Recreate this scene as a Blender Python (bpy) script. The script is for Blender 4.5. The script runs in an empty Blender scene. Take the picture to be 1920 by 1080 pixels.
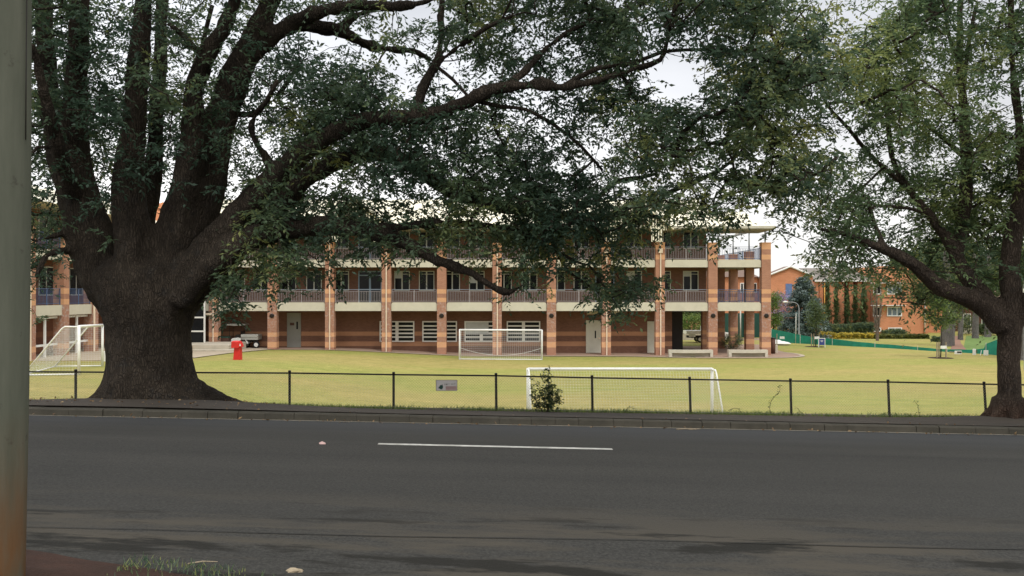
import bpy, math, random
import numpy as np
from mathutils import Vector, noise as mnoise
random.seed(7); RNG = np.random.default_rng(11)
S = bpy.context.scene
COL = S.collection
F = 1600.0; HY = 549.0; CZ = 5.5            # focal length (px of a 1920 picture), horizon row, eye height over the field

# ---------------------------------------------------------------- camera, sky, sun, exposure
cam = bpy.data.cameras.new('camera'); cam_o = bpy.data.objects.new('camera', cam); COL.objects.link(cam_o)
cam_o.location = (0, 0, CZ); cam_o.rotation_euler = (math.pi/2, 0, 0)
cam.sensor_width = 36; cam.lens = 36*F/1920; cam.shift_y = (HY-540)/1920; cam.clip_end = 5000; cam.clip_start = .05
S.camera = cam_o
S.view_settings.view_transform = 'Standard'; S.view_settings.look = 'None'
S.view_settings.exposure = 0.14; S.view_settings.gamma = 1
SUN_EL, SUN_AZ = math.radians(52), math.radians(150)     # azimuth clockwise from +y (the view direction)
world = bpy.data.worlds.new('World'); S.world = world; world.use_nodes = True
def build_world():
    nt = world.node_tree; N = nt.nodes; L = nt.links; N.clear()
    out = N.new('ShaderNodeOutputWorld'); bg = N.new('ShaderNodeBackground'); L.new(bg.outputs[0], out.inputs[0])
    sky = N.new('ShaderNodeTexSky'); sky.sky_type = 'NISHITA'; sky.sun_disc = False
    sky.sun_elevation = SUN_EL; sky.sun_rotation = SUN_AZ
    sc = N.new('ShaderNodeVectorMath'); sc.operation = 'SCALE'; sc.inputs['Scale'].default_value = .10; L.new(sky.outputs[0], sc.inputs[0])
    tc = N.new('ShaderNodeTexCoord'); sep = N.new('ShaderNodeSeparateXYZ'); L.new(tc.outputs['Generated'], sep.inputs[0])
    ramp = N.new('ShaderNodeValToRGB'); L.new(sep.outputs[2], ramp.inputs[0])
    e = ramp.color_ramp.elements
    e[0].position = 0; e[0].color = (1.05, 1.03, 1.0, 1)
    e[1].position = 1; e[1].color = (1.55, 1.58, 1.62, 1)
    for p, c in ((.12, (1.0, .99, .99, 1)), (.22, (.80, .81, .84, 1)), (.33, (.66, .68, .72, 1)), (.5, (1.1, 1.12, 1.16, 1))):
        q = e.new(p); q.color = c
    mp = N.new('ShaderNodeMapping'); mp.inputs['Scale'].default_value = (1.6, 1.6, 5.0); L.new(tc.outputs['Generated'], mp.inputs[0])
    nz = N.new('ShaderNodeTexNoise'); nz.inputs['Scale'].default_value = 1.6; nz.inputs['Detail'].default_value = 5; L.new(mp.outputs[0], nz.inputs['Vector'])
    r2 = N.new('ShaderNodeMapRange'); r2.inputs['From Min'].default_value = .3; r2.inputs['From Max'].default_value = .7
    r2.inputs['To Min'].default_value = .82; r2.inputs['To Max'].default_value = 1.22; L.new(nz.outputs[0], r2.inputs[0])
    # cloud brighter towards the left of the view
    r3 = N.new('ShaderNodeMapRange'); r3.inputs['From Min'].default_value = -.45; r3.inputs['From Max'].default_value = .35
    r3.inputs['To Min'].default_value = 1.35; r3.inputs['To Max'].default_value = .95; L.new(sep.outputs[0], r3.inputs[0])
    mm = N.new('ShaderNodeMath'); mm.operation = 'MULTIPLY'; L.new(r2.outputs[0], mm.inputs[0]); L.new(r3.outputs[0], mm.inputs[1])
    cl = N.new('ShaderNodeVectorMath'); cl.operation = 'SCALE'; L.new(ramp.outputs[0], cl.inputs[0]); L.new(mm.outputs[0], cl.inputs['Scale'])
    mx = N.new('ShaderNodeMix'); mx.data_type = 'RGBA'; mx.inputs[0].default_value = .93
    L.new(sc.outputs[0], mx.inputs[6]); L.new(cl.outputs[0], mx.inputs[7]); L.new(mx.outputs[2], bg.inputs[0])
    bg.inputs[1].default_value = 1.0
build_world()
sun = bpy.data.lights.new('sun', 'SUN'); sun.energy = 1.3; sun.angle = math.radians(14); sun.color = (1, .96, .9)
sun_o = bpy.data.objects.new('sun', sun); COL.objects.link(sun_o)
sd = Vector((math.sin(SUN_AZ)*math.cos(SUN_EL), math.cos(SUN_AZ)*math.cos(SUN_EL), math.sin(SUN_EL)))
sun_o.rotation_euler = sd.to_track_quat('Z', 'Y').to_euler()

# ---------------------------------------------------------------- helpers
def P(px, py, d): return Vector(((px-960)/F*d, d, CZ-(py-HY)/F*d))
def X(px, d): return (px-960)/F*d
def Z(py, d): return CZ-(py-HY)/F*d
def sm(t): t = min(1, max(0, t)); return t*t*(3-2*t)

def tag(o, label=None, cat=None, group=None, kind=None):
    for k, v in (('label', label), ('category', cat), ('group', group), ('kind', kind)):
        if v: o[k] = v
    return o
def empty(name, loc, label, cat, group=None, rz=0):
    o = bpy.data.objects.new(name, None); COL.objects.link(o); o.location = loc; o.rotation_euler = (0, 0, rz)
    o.empty_display_size = .2
    return tag(o, label, cat, group)
def copy_tree(o, parent=None):
    c = o.copy(); COL.objects.link(c)
    if parent: c.parent = parent
    for ch in list(o.children): copy_tree(ch, c)
    return c

class MB:
    def __init__(s): s.v = []; s.f = []; s.m = []; s.k = 0
    def add(s, vs, fs):
        b = len(s.v); s.v += [tuple(q) for q in vs]; s.f += [tuple(b+i for i in f) for f in fs]; s.m += [s.k]*len(fs); return s
    def box(s, x0, x1, y0, y1, z0, z1):
        return s.add([(x0,y0,z0),(x1,y0,z0),(x1,y1,z0),(x0,y1,z0),(x0,y0,z1),(x1,y0,z1),(x1,y1,z1),(x0,y1,z1)],
              [(0,3,2,1),(4,5,6,7),(0,1,5,4),(1,2,6,5),(2,3,7,6),(3,0,4,7)])
    def bbox(s, x0, x1, y0, y1, z0, z1, b=.02):           # box with chamfered vertical and top edges
        def ring(i, z): return [(x0+i+b,y0+i,z),(x1-i-b,y0+i,z),(x1-i,y0+i+b,z),(x1-i,y1-i-b,z),(x1-i-b,y1-i,z),(x0+i+b,y1-i,z),(x0+i,y1-i-b,z),(x0+i,y0+i+b,z)]
        vs = ring(0, z0)+ring(0, z1-b)+ring(b, z1)
        fs = [tuple(range(7,-1,-1)), tuple(range(16,24))]
        for k in (0, 8):
            for i in range(8): fs.append((k+i, k+(i+1)%8, k+8+(i+1)%8, k+8+i))
        return s.add(vs, fs)
    def obox(s, c, sx, sy, sz, rz=0):
        ca, sa = math.cos(rz), math.sin(rz); vs = []
        for dz in (-sz/2, sz/2):
            for dx, dy in ((-sx/2,-sy/2),(sx/2,-sy/2),(sx/2,sy/2),(-sx/2,sy/2)):
                vs.append((c[0]+dx*ca-dy*sa, c[1]+dx*sa+dy*ca, c[2]+dz))
        return s.add(vs, [(0,3,2,1),(4,5,6,7),(0,1,5,4),(1,2,6,5),(2,3,7,6),(3,0,4,7)])
    def prism_y(s, poly, y0, y1):                          # polygon in x,z pushed along y
        n = len(poly); vs = [(x, y0, z) for x, z in poly]+[(x, y1, z) for x, z in poly]
        return s.add(vs, [tuple(range(n)), tuple(range(2*n-1, n-1, -1))]+[((i+1)%n, i, n+i, n+(i+1)%n) for i in range(n)])
    def prism_z(s, poly, z0, z1):
        n = len(poly); vs = [(x, y, z0) for x, y in poly]+[(x, y, z1) for x, y in poly]
        return s.add(vs, [tuple(range(n-1, -1, -1)), tuple(range(n, 2*n))]+[(i, (i+1)%n, n+(i+1)%n, n+i) for i in range(n)])
    def tube(s, pts, rs, n=8, cap=True, wob=0):
        pts = [Vector(p) for p in pts]
        if not hasattr(rs, '__len__'): rs = [rs]*len(pts)
        vs = []; fs = []; ref = None
        for i, p in enumerate(pts):
            t = (pts[min(i+1, len(pts)-1)]-pts[max(i-1, 0)])
            if t.length < 1e-9: t = Vector((0, 0, 1))
            t.normalize()
            if ref is None: ref = Vector((1, 0, 0)) if abs(t.x) < .8 else Vector((0, 1, 0))
            a = (ref-t*ref.dot(t)).normalized(); b = t.cross(a); ref = a
            for k in range(n):
                th = 2*math.pi*k/n; q = a*math.cos(th)+b*math.sin(th); r = rs[i]
                if wob: r *= 1+wob*mnoise.noise((p+q*rs[i])*1.7)+wob*.6*mnoise.noise(Vector((math.cos(th)*2.2, math.sin(th)*2.2, i*.08)))
                vs.append(p+q*r)
        for i in range(len(pts)-1):
            for k in range(n): fs.append((i*n+k, i*n+(k+1)%n, (i+1)*n+(k+1)%n, (i+1)*n+k))
        if cap: fs += [tuple(range(n-1, -1, -1)), tuple(range((len(pts)-1)*n, len(pts)*n))]
        return s.add(vs, fs)
    def cyl(s, c, r, z0, z1, n=12, r2=None): return s.tube([(c[0], c[1], z0), (c[0], c[1], z1)], [r, r if r2 is None else r2], n)
    def build(s, name, mats, parent=None, smooth=False, offset=(0, 0, 0)):
        me = bpy.data.meshes.new(name); ox, oy, oz = offset
        me.from_pydata([(a-ox, b-oy, c-oz) for a, b, c in s.v], [], s.f)
        for m in (mats if isinstance(mats, (list, tuple)) else [mats]): me.materials.append(m)
        if s.k or any(s.m): me.polygons.foreach_set('material_index', s.m)
        if smooth: me.polygons.foreach_set('use_smooth', [True]*len(s.f))
        me.update(); o = bpy.data.objects.new(name, me); COL.objects.link(o)
        if parent: o.parent = parent
        return o
def thing_of(parts, name, loc, label, cat, group=None):    # parts built in world coordinates get their own base empty
    e = empty(name, loc, label, cat, group)
    return e
def pbuild(mb, name, mat, th, smooth=False):               # part in world coords under an empty at th.location
    return mb.build(name, mat, th, smooth, tuple(th.location))

# ---------------------------------------------------------------- materials
def newmat(name, rough=.8, spec=.3):
    m = bpy.data.materials.new(name); m.use_nodes = True; nt = m.node_tree; b = nt.nodes['Principled BSDF']
    b.inputs['Roughness'].default_value = rough; b.inputs['Specular IOR Level'].default_value = spec
    return m, nt, nt.nodes, nt.links, b
def c4(c): return (c[0], c[1], c[2], 1)
def mix(N, L, fac, a, b, blend='MIX'):
    m = N.new('ShaderNodeMix'); m.data_type = 'RGBA'; m.blend_type = blend
    for i, v in ((0, fac), (6, a), (7, b)):
        if hasattr(v, 'is_linked'): L.new(v, m.inputs[i])
        elif i == 0: m.inputs[0].default_value = v
        else: m.inputs[i].default_value = c4(v)
    return m.outputs[2]
def coords(N, L, scale=(1, 1, 1), kind='Object'):
    tc = N.new('ShaderNodeTexCoord'); mp = N.new('ShaderNodeMapping'); mp.inputs['Scale'].default_value = scale
    if kind == 'World':
        g = N.new('ShaderNodeNewGeometry'); L.new(g.outputs['Position'], mp.inputs[0])
    else: L.new(tc.outputs[kind], mp.inputs[0])
    return mp.outputs[0]
def noise(N, L, vec, scale, detail=4, rough=.55, lo=None, hi=None):
    n = N.new('ShaderNodeTexNoise'); n.inputs['Scale'].default_value = scale; n.inputs['Detail'].default_value = detail
    n.inputs['Roughness'].default_value = rough; L.new(vec, n.inputs['Vector'])
    if lo is None: return n.outputs[0]
    r = N.new('ShaderNodeMapRange'); r.inputs['From Min'].default_value = lo; r.inputs['From Max'].default_value = hi
    L.new(n.outputs[0], r.inputs[0]); return r.outputs[0]
def bump(N, L, b, h, strength=.3, dist=.02):
    n = N.new('ShaderNodeBump'); n.inputs['Strength'].default_value = strength; n.inputs['Distance'].default_value = dist
    L.new(h, n.inputs['Height']); L.new(n.outputs[0], b.inputs['Normal'])
def plain(name, c, rough=.6, var=.12, scale=3., metal=0, spec=.3, dirt=0):
    m, nt, N, L, b = newmat(name, rough, spec); v = coords(N, L, kind='World')
    n = noise(N, L, v, scale, 5, .6, .3, .7)
    col = mix(N, L, n, tuple(x*(1-var) for x in c), tuple(min(1, x*(1+var)) for x in c))
    if dirt:
        d = noise(N, L, v, .9, 6, .65, .5, .72)
        dm = N.new('ShaderNodeMath'); dm.operation = 'MULTIPLY'; dm.inputs[1].default_value = dirt; L.new(d, dm.inputs[0])
        col = mix(N, L, dm.outputs[0], col, (.09, .075, .05))
    L.new(col, b.inputs['Base Color']); b.inputs['Metallic'].default_value = metal
    return m
def brick(name, c1, c2, mortar, bands=None, bandcol=None, splash=0):
    m, nt, N, L, b = newmat(name, .88, .2)
    g = N.new('ShaderNodeNewGeometry'); sp = N.new('ShaderNodeSeparateXYZ'); L.new(g.outputs['Position'], sp.inputs[0])
    ad = N.new('ShaderNodeMath'); ad.operation = 'ADD'; L.new(sp.outputs[0], ad.inputs[0]); L.new(sp.outputs[1], ad.inputs[1])
    cb = N.new('ShaderNodeCombineXYZ'); L.new(ad.outputs[0], cb.inputs[0]); L.new(sp.outputs[2], cb.inputs[1])
    bt = N.new('ShaderNodeTexBrick'); bt.inputs['Scale'].default_value = 1; bt.inputs['Brick Width'].default_value = .24
    bt.inputs['Row Height'].default_value = .086; bt.inputs['Mortar Size'].default_value = .008; bt.inputs['Mortar Smooth'].default_value = .3
    bt.inputs['Bias'].default_value = 0
    bt.inputs['Color1'].default_value = c4(c1); bt.inputs['Color2'].default_value = c4(c2); bt.inputs['Mortar'].default_value = c4(mortar)
    L.new(cb.outputs[0], bt.inputs['Vector']); col = bt.outputs[0]
    if bands:
        r = N.new('ShaderNodeMapRange'); r.inputs['From Max'].default_value = 12; L.new(sp.outputs[2], r.inputs[0])
        cr = N.new('ShaderNodeValToRGB'); cr.color_ramp.interpolation = 'CONSTANT'; L.new(r.outputs[0], cr.inputs[0])
        e = cr.color_ramp.elements; e[0].position = 0; e[0].color = (0, 0, 0, 1); e[1].position = bands[0][0]/12; e[1].color = (1,)*3+(1,)
        edges = [(bands[0][1], 0)]
        for z0, z1, s in bands[1:]: edges += [(z0, s), (z1, 0)]
        for p, s in edges: q = e.new(p/12); q.color = (s, s, s, 1)
        lg = mix(N, L, bt.outputs['Fac'], bandcol, mortar)
        col = mix(N, L, cr.outputs[0], col, lg)
    v = coords(N, L, kind='World'); n = noise(N, L, v, .8, 5, .6, .25, .75)
    col = mix(N, L, n, col, (.80, .78, .76), 'MULTIPLY')
    if splash:                                               # lime bloom on the lower part of the pillars
        z = N.new('ShaderNodeMapRange'); z.inputs['From Min'].default_value = 4.4; z.inputs['From Max'].default_value = 1.8; L.new(sp.outputs[2], z.inputs[0])
        z2 = N.new('ShaderNodeMapRange'); z2.inputs['From Min'].default_value = 4.75; z2.inputs['From Max'].default_value = 4.55; L.new(sp.outputs[2], z2.inputs[0])
        n2 = noise(N, L, v, 5, 6, .75, .50, .66)
        a = N.new('ShaderNodeMath'); a.operation = 'MULTIPLY'; L.new(n2, a.inputs[0]); L.new(z2.outputs[0], a.inputs[1])
        z3 = N.new('ShaderNodeMapRange'); z3.inputs['From Min'].default_value = .3; z3.inputs['From Max'].default_value = 3.5; L.new(sp.outputs[2], z3.inputs[0])
        a2 = N.new('ShaderNodeMath'); a2.operation = 'MULTIPLY'; L.new(a.outputs[0], a2.inputs[0]); L.new(z3.outputs[0], a2.inputs[1])
        a3 = N.new('ShaderNodeMath'); a3.operation = 'MULTIPLY'; a3.inputs[1].default_value = splash; L.new(a2.outputs[0], a3.inputs[0])
        col = mix(N, L, a3.outputs[0], col, (.5, .46, .44))
    L.new(col, b.inputs['Base Color'])
    return m
def leafmat(name, c1, c2, c3, trans=.35):
    m, nt, N, L, b = newmat(name, .5, .35)
    at = N.new('ShaderNodeAttribute'); at.attribute_name = 'tint'
    cr = N.new('ShaderNodeValToRGB'); L.new(at.outputs['Fac'], cr.inputs[0]); e = cr.color_ramp.elements
    e[0].color = c4(c1); e[0].position = .1; e[1].color = c4(c3); e[1].position = 1; q = e.new(.6); q.color = c4(c2)
    L.new(cr.outputs[0], b.inputs['Base Color'])
    tr = N.new('ShaderNodeBsdfTranslucent'); ms = N.new('ShaderNodeMixShader'); ms.inputs[0].default_value = trans
    hs = N.new('ShaderNodeHueSaturation'); hs.inputs['Value'].default_value = 1.5; hs.inputs['Hue'].default_value = .485
    L.new(cr.outputs[0], hs.inputs['Color']); L.new(hs.outputs[0], tr.inputs[0])
    L.new(b.outputs[0], ms.inputs[1]); L.new(tr.outputs[0], ms.inputs[2]); L.new(ms.outputs[0], N['Material Output'].inputs[0])
    return m
def barkmat(name, c1, c2, soil=None):
    m, nt, N, L, b = newmat(name, .95, .15)
    v = coords(N, L, (3.2, 3.2, .8), 'World'); n = noise(N, L, v, 2.2, 7, .7, .3, .72)
    v2 = coords(N, L, kind='World'); n2 = noise(N, L, v2, 1.1, 4, .6, .35, .7)
    col = mix(N, L, n, c1, c2); col = mix(N, L, n2, col, tuple(x*1.45 for x in c1))
    n4 = noise(N, L, v2, 3.4, 7, .75, .54, .64); col = mix(N, L, n4, col, tuple((x*1.6+.02) for x in c2))
    vf = N.new('ShaderNodeTexVoronoi'); vf.feature = 'DISTANCE_TO_EDGE'; vf.inputs['Scale'].default_value = 1
    nd = N.new('ShaderNodeTexNoise'); nd.inputs['Scale'].default_value = 3.5; nd.inputs['Detail'].default_value = 5; L.new(v2, nd.inputs['Vector'])
    mv = N.new('ShaderNodeVectorMath'); mv.operation = 'MULTIPLY_ADD'; L.new(nd.outputs['Color'], mv.inputs[0]); mv.inputs[1].default_value = (4.5, 4.5, 3.5)
    mp2 = N.new('ShaderNodeMapping'); mp2.inputs['Scale'].default_value = (24, 24, 4.2); L.new(v2, mp2.inputs[0]); L.new(mp2.outputs[0], mv.inputs[2]); L.new(mv.outputs[0], vf.inputs['Vector'])
    fr = N.new('ShaderNodeMapRange'); fr.inputs['From Max'].default_value = .22; fr.inputs['To Min'].default_value = .45; L.new(vf.outputs[0], fr.inputs[0])
    gr = N.new('ShaderNodeCombineColor'); [L.new(fr.outputs[0], gr.inputs[i]) for i in range(3)]
    col = mix(N, L, .75, col, gr.outputs[0], 'MULTIPLY')  # dark fissure lines paint in the crease shade the bump leaves weak
    if soil:
        sp = N.new('ShaderNodeSeparateXYZ'); L.new(v2, sp.inputs[0])
        r = N.new('ShaderNodeMapRange'); r.inputs['From Min'].default_value = soil[1]; r.inputs['From Max'].default_value = soil[0]; r.inputs['To Max'].default_value = .8
        L.new(sp.outputs[2], r.inputs[0]); n3 = noise(N, L, v2, 3, 5, .7, .3, .65)
        mu = N.new('ShaderNodeMath'); mu.operation = 'MULTIPLY'; L.new(r.outputs[0], mu.inputs[0]); L.new(n3, mu.inputs[1])
        col = mix(N, L, mu.outputs[0], col, soil[2])
    L.new(col, b.inputs['Base Color']); vv = N.new('ShaderNodeTexVoronoi'); vv.inputs['Scale'].default_value = 4; L.new(v, vv.inputs['Vector'])
    ad = N.new('ShaderNodeMath'); ad.operation = 'ADD'; L.new(n, ad.inputs[0]); L.new(fr.outputs[0], ad.inputs[1])
    bump(N, L, b, ad.outputs[0], 1., .07)
    return m
M = {}
MORT = (.30, .25, .22)
UP = [(.67, 1.14, 1), (1.61, 1.98, 1), (4.66, 5.03, 1), (5.41, 5.78, 1), (8.41, 8.83, 1), (9.3, 9.9, 1)]
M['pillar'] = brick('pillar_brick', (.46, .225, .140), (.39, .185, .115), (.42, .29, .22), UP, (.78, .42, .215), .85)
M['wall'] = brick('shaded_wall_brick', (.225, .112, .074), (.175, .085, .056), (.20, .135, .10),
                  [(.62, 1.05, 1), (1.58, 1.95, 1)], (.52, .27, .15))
M['orange_brick'] = brick('orange_brick', (.68, .28, .14), (.60, .24, .115), (.58, .34, .22))
M['cream'] = plain('cream_render', (.60, .56, .44), .75, .05, 1.2, dirt=.10)
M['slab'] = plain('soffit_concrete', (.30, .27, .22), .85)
M['roof'] = plain('cream_steel_roof', (.80, .74, .56), .5, .04, 1.)
M['slat'] = plain('cream_slat', (.82, .78, .62), .5, .04)
M['pipe'] = plain('cream_pipe', (.80, .66, .50), .45, .05)
M['rail'] = plain('mauve_grey_rail', (.33, .30, .30), .5, .1)
M['rail_top'] = plain('blue_grey_handrail', (.26, .29, .35), .4, .08)
M['rail_blue'] = plain('blue_rail', (.09, .13, .23), .45, .1)
M['steel'] = plain('grey_post', (.30, .31, .32), .5)
M['frame'] = plain('pale_window_frame', (.55, .55, .48), .5, .05)
M['white'] = plain('white_paint', (.78, .77, .72), .45, .06, 2., dirt=.12)
M['whitegoal'] = plain('white_goal_tube', (.82, .81, .77), .4, .06, 4., dirt=.12)
M['door'] = plain('pale_door', (.60, .58, .48), .5, .05)
M['greydoor'] = plain('grey_door', (.27, .27, .24), .55, .05)
M['bluedoor'] = plain('blue_grey_door', (.24, .33, .42), .5, .06)
M['dark'] = plain('recess_shade', (.03, .027, .024), .8)  # near-black colour that paints the recess shade onto the wall
M['black'] = plain('black_coated_steel', (.022, .018, .015), .45, .2)
M['rubber'] = plain('tyre_rubber', (.02, .02, .02), .8)
M['red'] = plain('red_paint', (.62, .03, .025), .4, .08)
M['conc'] = plain('concrete', (.50, .45, .36), .85, .08, 2., dirt=.2)
M['darkgreen'] = plain('green_plastic', (.02, .07, .05), .5)
M['mesh_green'] = plain('green_shade_cloth', (.02, .22, .15), .8, .2, 2.)
M['brown'] = plain('brown_panel', (.10, .05, .035), .7)
M['sign_face'] = plain('sign_face', (.66, .61, .57), .5, .06, 9.)
M['pink'] = plain('faded_pink', (.50, .33, .30), .6, .1, 20.)
M['bluesign'] = plain('navy_sign', (.04, .06, .22), .5)
M['greyroof'] = plain('grey_tile_roof', (.20, .175, .15), .8, .15, 6.)
M['redroof'] = plain('brown_tile_roof', (.17, .11, .08), .8, .15, 6.)
M['yellowpipe'] = plain('yellow_pipe', (.75, .42, .10), .5)
M['wire'] = plain('galvanised_wire', (.42, .41, .33), .5, .1)
M['net'] = plain('white_net', (.70, .70, .68), .7, .1)
M['stick'] = plain('dead_wood', (.30, .24, .16), .9, .3, 20)
def glassmat(name, c, r=.2):
    m, nt, N, L, b = newmat(name, r, .16); v = coords(N, L, kind='World'); n = noise(N, L, v, .5, 3, .5, .3, .7)
    L.new(mix(N, L, n, c, tuple(x*2.2 for x in c)), b.inputs['Base Color']); return m
M['glass'] = glassmat('dark_glass', (.008, .009, .010))
M['glass2'] = glassmat('pale_glass', (.10, .12, .14))
M['bark'] = barkmat('dark_bark', (.074, .058, .043), (.030, .024, .018))
M['bark_right'] = barkmat('brown_bark', (.120, .090, .068), (.055, .042, .033), (2.1, 3.2, (.17, .075, .045)))
M['bark_pale'] = barkmat('pale_grey_bark', (.21, .19, .175), (.13, .12, .11))
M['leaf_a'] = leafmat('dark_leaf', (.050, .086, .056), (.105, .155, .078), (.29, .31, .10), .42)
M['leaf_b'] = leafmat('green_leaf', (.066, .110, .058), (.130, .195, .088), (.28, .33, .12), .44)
M['leaf_c'] = leafmat('olive_leaf', (.03, .055, .02), (.06, .10, .03), (.12, .16, .05), .3)
M['leaf_spruce'] = leafmat('blue_green_needle', (.07, .105, .09), (.16, .21, .19), (.30, .35, .33), .15)
M['leaf_yellow'] = leafmat('yellow_hedge_leaf', (.20, .19, .03), (.50, .40, .05), (.70, .56, .08), .3)
M['leaf_sap'] = leafmat('bright_leaf', (.06, .11, .02), (.13, .20, .045), (.24, .30, .08), .3)
M['leaf_mauve'] = leafmat('mauve_blossom', (.22, .17, .26), (.34, .27, .40), (.45, .38, .50), .3)

def road_mat():
    m, nt, N, L, b = newmat('asphalt', .88, .14)
    v = coords(N, L, kind='World'); vs = coords(N, L, (.10, .9, 1), 'World'); vw = coords(N, L, (.35, 1.6, 1), 'World')
    fine = noise(N, L, v, 45, 3, .7, .3, .7); big = noise(N, L, vs, 1.3, 5, .6, .3, .7)
    col = mix(N, L, big, (.025, .025, .023), (.046, .044, .039))
    col = mix(N, L, fine, tuple([.72]*3), tuple([1.25]*3)) if False else mix(N, L, .5, col, mix(N, L, fine, (.013, .013, .012), (.076, .072, .064)))
    # dusty wash and darker patches on the near gutter side
    sp = N.new('ShaderNodeSeparateXYZ'); L.new(v, sp.inputs[0])
    near = N.new('ShaderNodeMapRange'); near.inputs['From Min'].default_value = 7.4; near.inputs['From Max'].default_value = 5.9; L.new(sp.outputs[1], near.inputs[0])
    pt = noise(N, L, vw, 1.1, 6, .65, .46, .56)
    mu = N.new('ShaderNodeMath'); mu.operation = 'MULTIPLY'; L.new(near.outputs[0], mu.inputs[0]); L.new(pt, mu.inputs[1])
    col = mix(N, L, mu.outputs[0], col, (.060, .053, .042))
    pt2 = noise(N, L, vw, 1.7, 6, .7, .55, .62)
    m2 = N.new('ShaderNodeMath'); m2.operation = 'MULTIPLY'; L.new(near.outputs[0], m2.inputs[0]); L.new(pt2, m2.inputs[1])
    col = mix(N, L, m2.outputs[0], col, (.019, .018, .015))
    # paler worn lane edge
    wr = N.new('ShaderNodeMapRange'); wr.inputs['From Min'].default_value = 12.5; wr.inputs['From Max'].default_value = 15.8; wr.inputs['To Max'].default_value = .55; L.new(sp.outputs[1], wr.inputs[0])
    col = mix(N, L, wr.outputs[0], col, (.066, .069, .073))
    L.new(col, b.inputs['Base Color']); bump(N, L, b, fine, .35, .006)
    return m
def grass_mat():
    m, nt, N, L, b = newmat('mown_lawn', .95, .1)
    v = coords(N, L, kind='World'); vs = coords(N, L, (.35, 1, 1), 'World')
    big = noise(N, L, vs, .13, 4, .6, .42, .58); mid = noise(N, L, vs, .9, 5, .7, .3, .7); fine = noise(N, L, v, 14, 4, .75, .3, .7)
    col = mix(N, L, big, (.465, .365, .150), (.255, .275, .078))
    col = mix(N, L, mid, col, mix(N, L, big, (.30, .27, .10), (.40, .36, .125)))
    f = mix(N, L, fine, (.55, .58, .50), (1.35, 1.32, 1.22)); f = mix(N, L, noise(N, L, coords(N, L, (.7, 1, 1), 'World'), 2.6, 6, .75, .38, .62), f, mix(N, L, 1., f, (.78, .80, .70), 'MULTIPLY')); col = mix(N, L, 1., col, f, 'MULTIPLY')
    sp = N.new('ShaderNodeSeparateXYZ'); L.new(v, sp.inputs[0])
    # bank and verge by the road: soil and weeds
    r = N.new('ShaderNodeMapRange'); r.inputs['From Min'].default_value = 22.5; r.inputs['From Max'].default_value = 20.6; L.new(sp.outputs[1], r.inputs[0])
    soil = mix(N, L, mid, (.075, .058, .044), (.045, .035, .027)); soil = mix(N, L, fine, soil, (.11, .09, .068))
    col = mix(N, L, r.outputs[0], col, soil)
    L.new(col, b.inputs['Base Color']); bump(N, L, b, fine, .5, .02)
    return m
def path_mat(name, a, c, scale=3):
    m, nt, N, L, b = newmat(name, .9, .2); v = coords(N, L, kind='World')
    n = noise(N, L, v, scale, 6, .7, .3, .7); n2 = noise(N, L, v, 38, 3, .7, .3, .7)
    col = mix(N, L, n, a, c); col = mix(N, L, mix(N, L, n2, (.3, .3, .3), (.6, .6, .6)), col, tuple(x*.6 for x in a))
    L.new(col, b.inputs['Base Color']); bump(N, L, b, n2, .4, .01); return m
M['joint'] = plain('tarred_joint', (.022, .021, .018), .9, .3, 6)
M['road'] = road_mat(); M['lawn'] = grass_mat()
M['verge'] = path_mat('dusty_footpath', (.095, .078, .062), (.050, .042, .034), 1.4)
M['kerb'] = path_mat('old_kerb_stone', (.10, .09, .07), (.045, .042, .032), 2.4)
M['paving'] = path_mat('pale_paving', (.56, .47, .35), (.48, .39, .28), 1)
M['redpave'] = path_mat('red_paving', (.33, .19, .13), (.27, .15, .11), 1)
M['redsoil'] = path_mat('red_soil', (.062, .030, .020), (.030, .018, .013), 5)
M['line'] = plain('road_paint', (.44, .43, .39), .7, .25, 9, dirt=.8)

# ---------------------------------------------------------------- terrain
LN = {'near': (5.0, 1092, .03, .05), 'seam': (5.75, 1011, .0216, .055), 'centre': (10.9, 839, .0226, .055),
      'kerb': (16.3, 797, .020, .055), 'fence': (20.0, 770.5, .0160, .055)}
def line(name, x, dd=0, dz=0):
    d0, y0, m, k = LN[name]; y = d0+k*x+dd
    return Vector((x, y, CZ-(y0-HY)/F*(d0+k*x)-m*x+dz))
def mound(x, y):
    return .17*math.exp(-((x+7.6)/3.2)**2-((y-18.2)/1.5)**2)+.10*math.exp(-((x-11.0)/1.5)**2-((y-19.4)/1.0)**2)
def field(x, y):
    t = sm((-2-x)/16); amp = 1.5+(.5-1.5)*min(1, max(0, (y-42)/33))
    h = t*amp
    if y > 95: h -= .2*sm((y-95)/20)
    return h
def ground(x, y):
    """height of the ground anywhere"""
    fy = LN['fence'][0]+LN['fence'][3]*x; ky = LN['kerb'][0]+LN['kerb'][3]*x
    if y >= fy:
        f = line('fence', x).z; t = sm((y-fy)/9.0); return f*(1-t)+field(x, y)*t
    if y >= ky+.16:
        a = line('kerb', x, 0, .14).z; f = line('fence', x).z; t = (y-ky-.16)/(fy-ky-.16); return a*(1-t)+f*t+mound(x, y)
    ys = [(line(n, x).y, line(n, x).z) for n in ('near', 'seam', 'centre', 'kerb')]
    if y <= ys[0][0]: return ys[0][1]
    for (a, za), (b, zb) in zip(ys, ys[1:]):
        if y <= b: return za+(zb-za)*(y-a)/(b-a)
    return ys[-1][1]
def G(px, py, lo=3.0, hi=400.):                 # where the sight line through a pixel meets the ground
    d = lo
    while d < hi:
        p = P(px, py, d)
        if p.z <= ground(p.x, p.y)+1e-3: return Vector((p.x, p.y, ground(p.x, p.y)))
        d += .05 if d < 40 else .15
    return P(px, py, hi)
def GD(px, d): x = X(px, d); return Vector((x, d, ground(x, d)))

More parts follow.
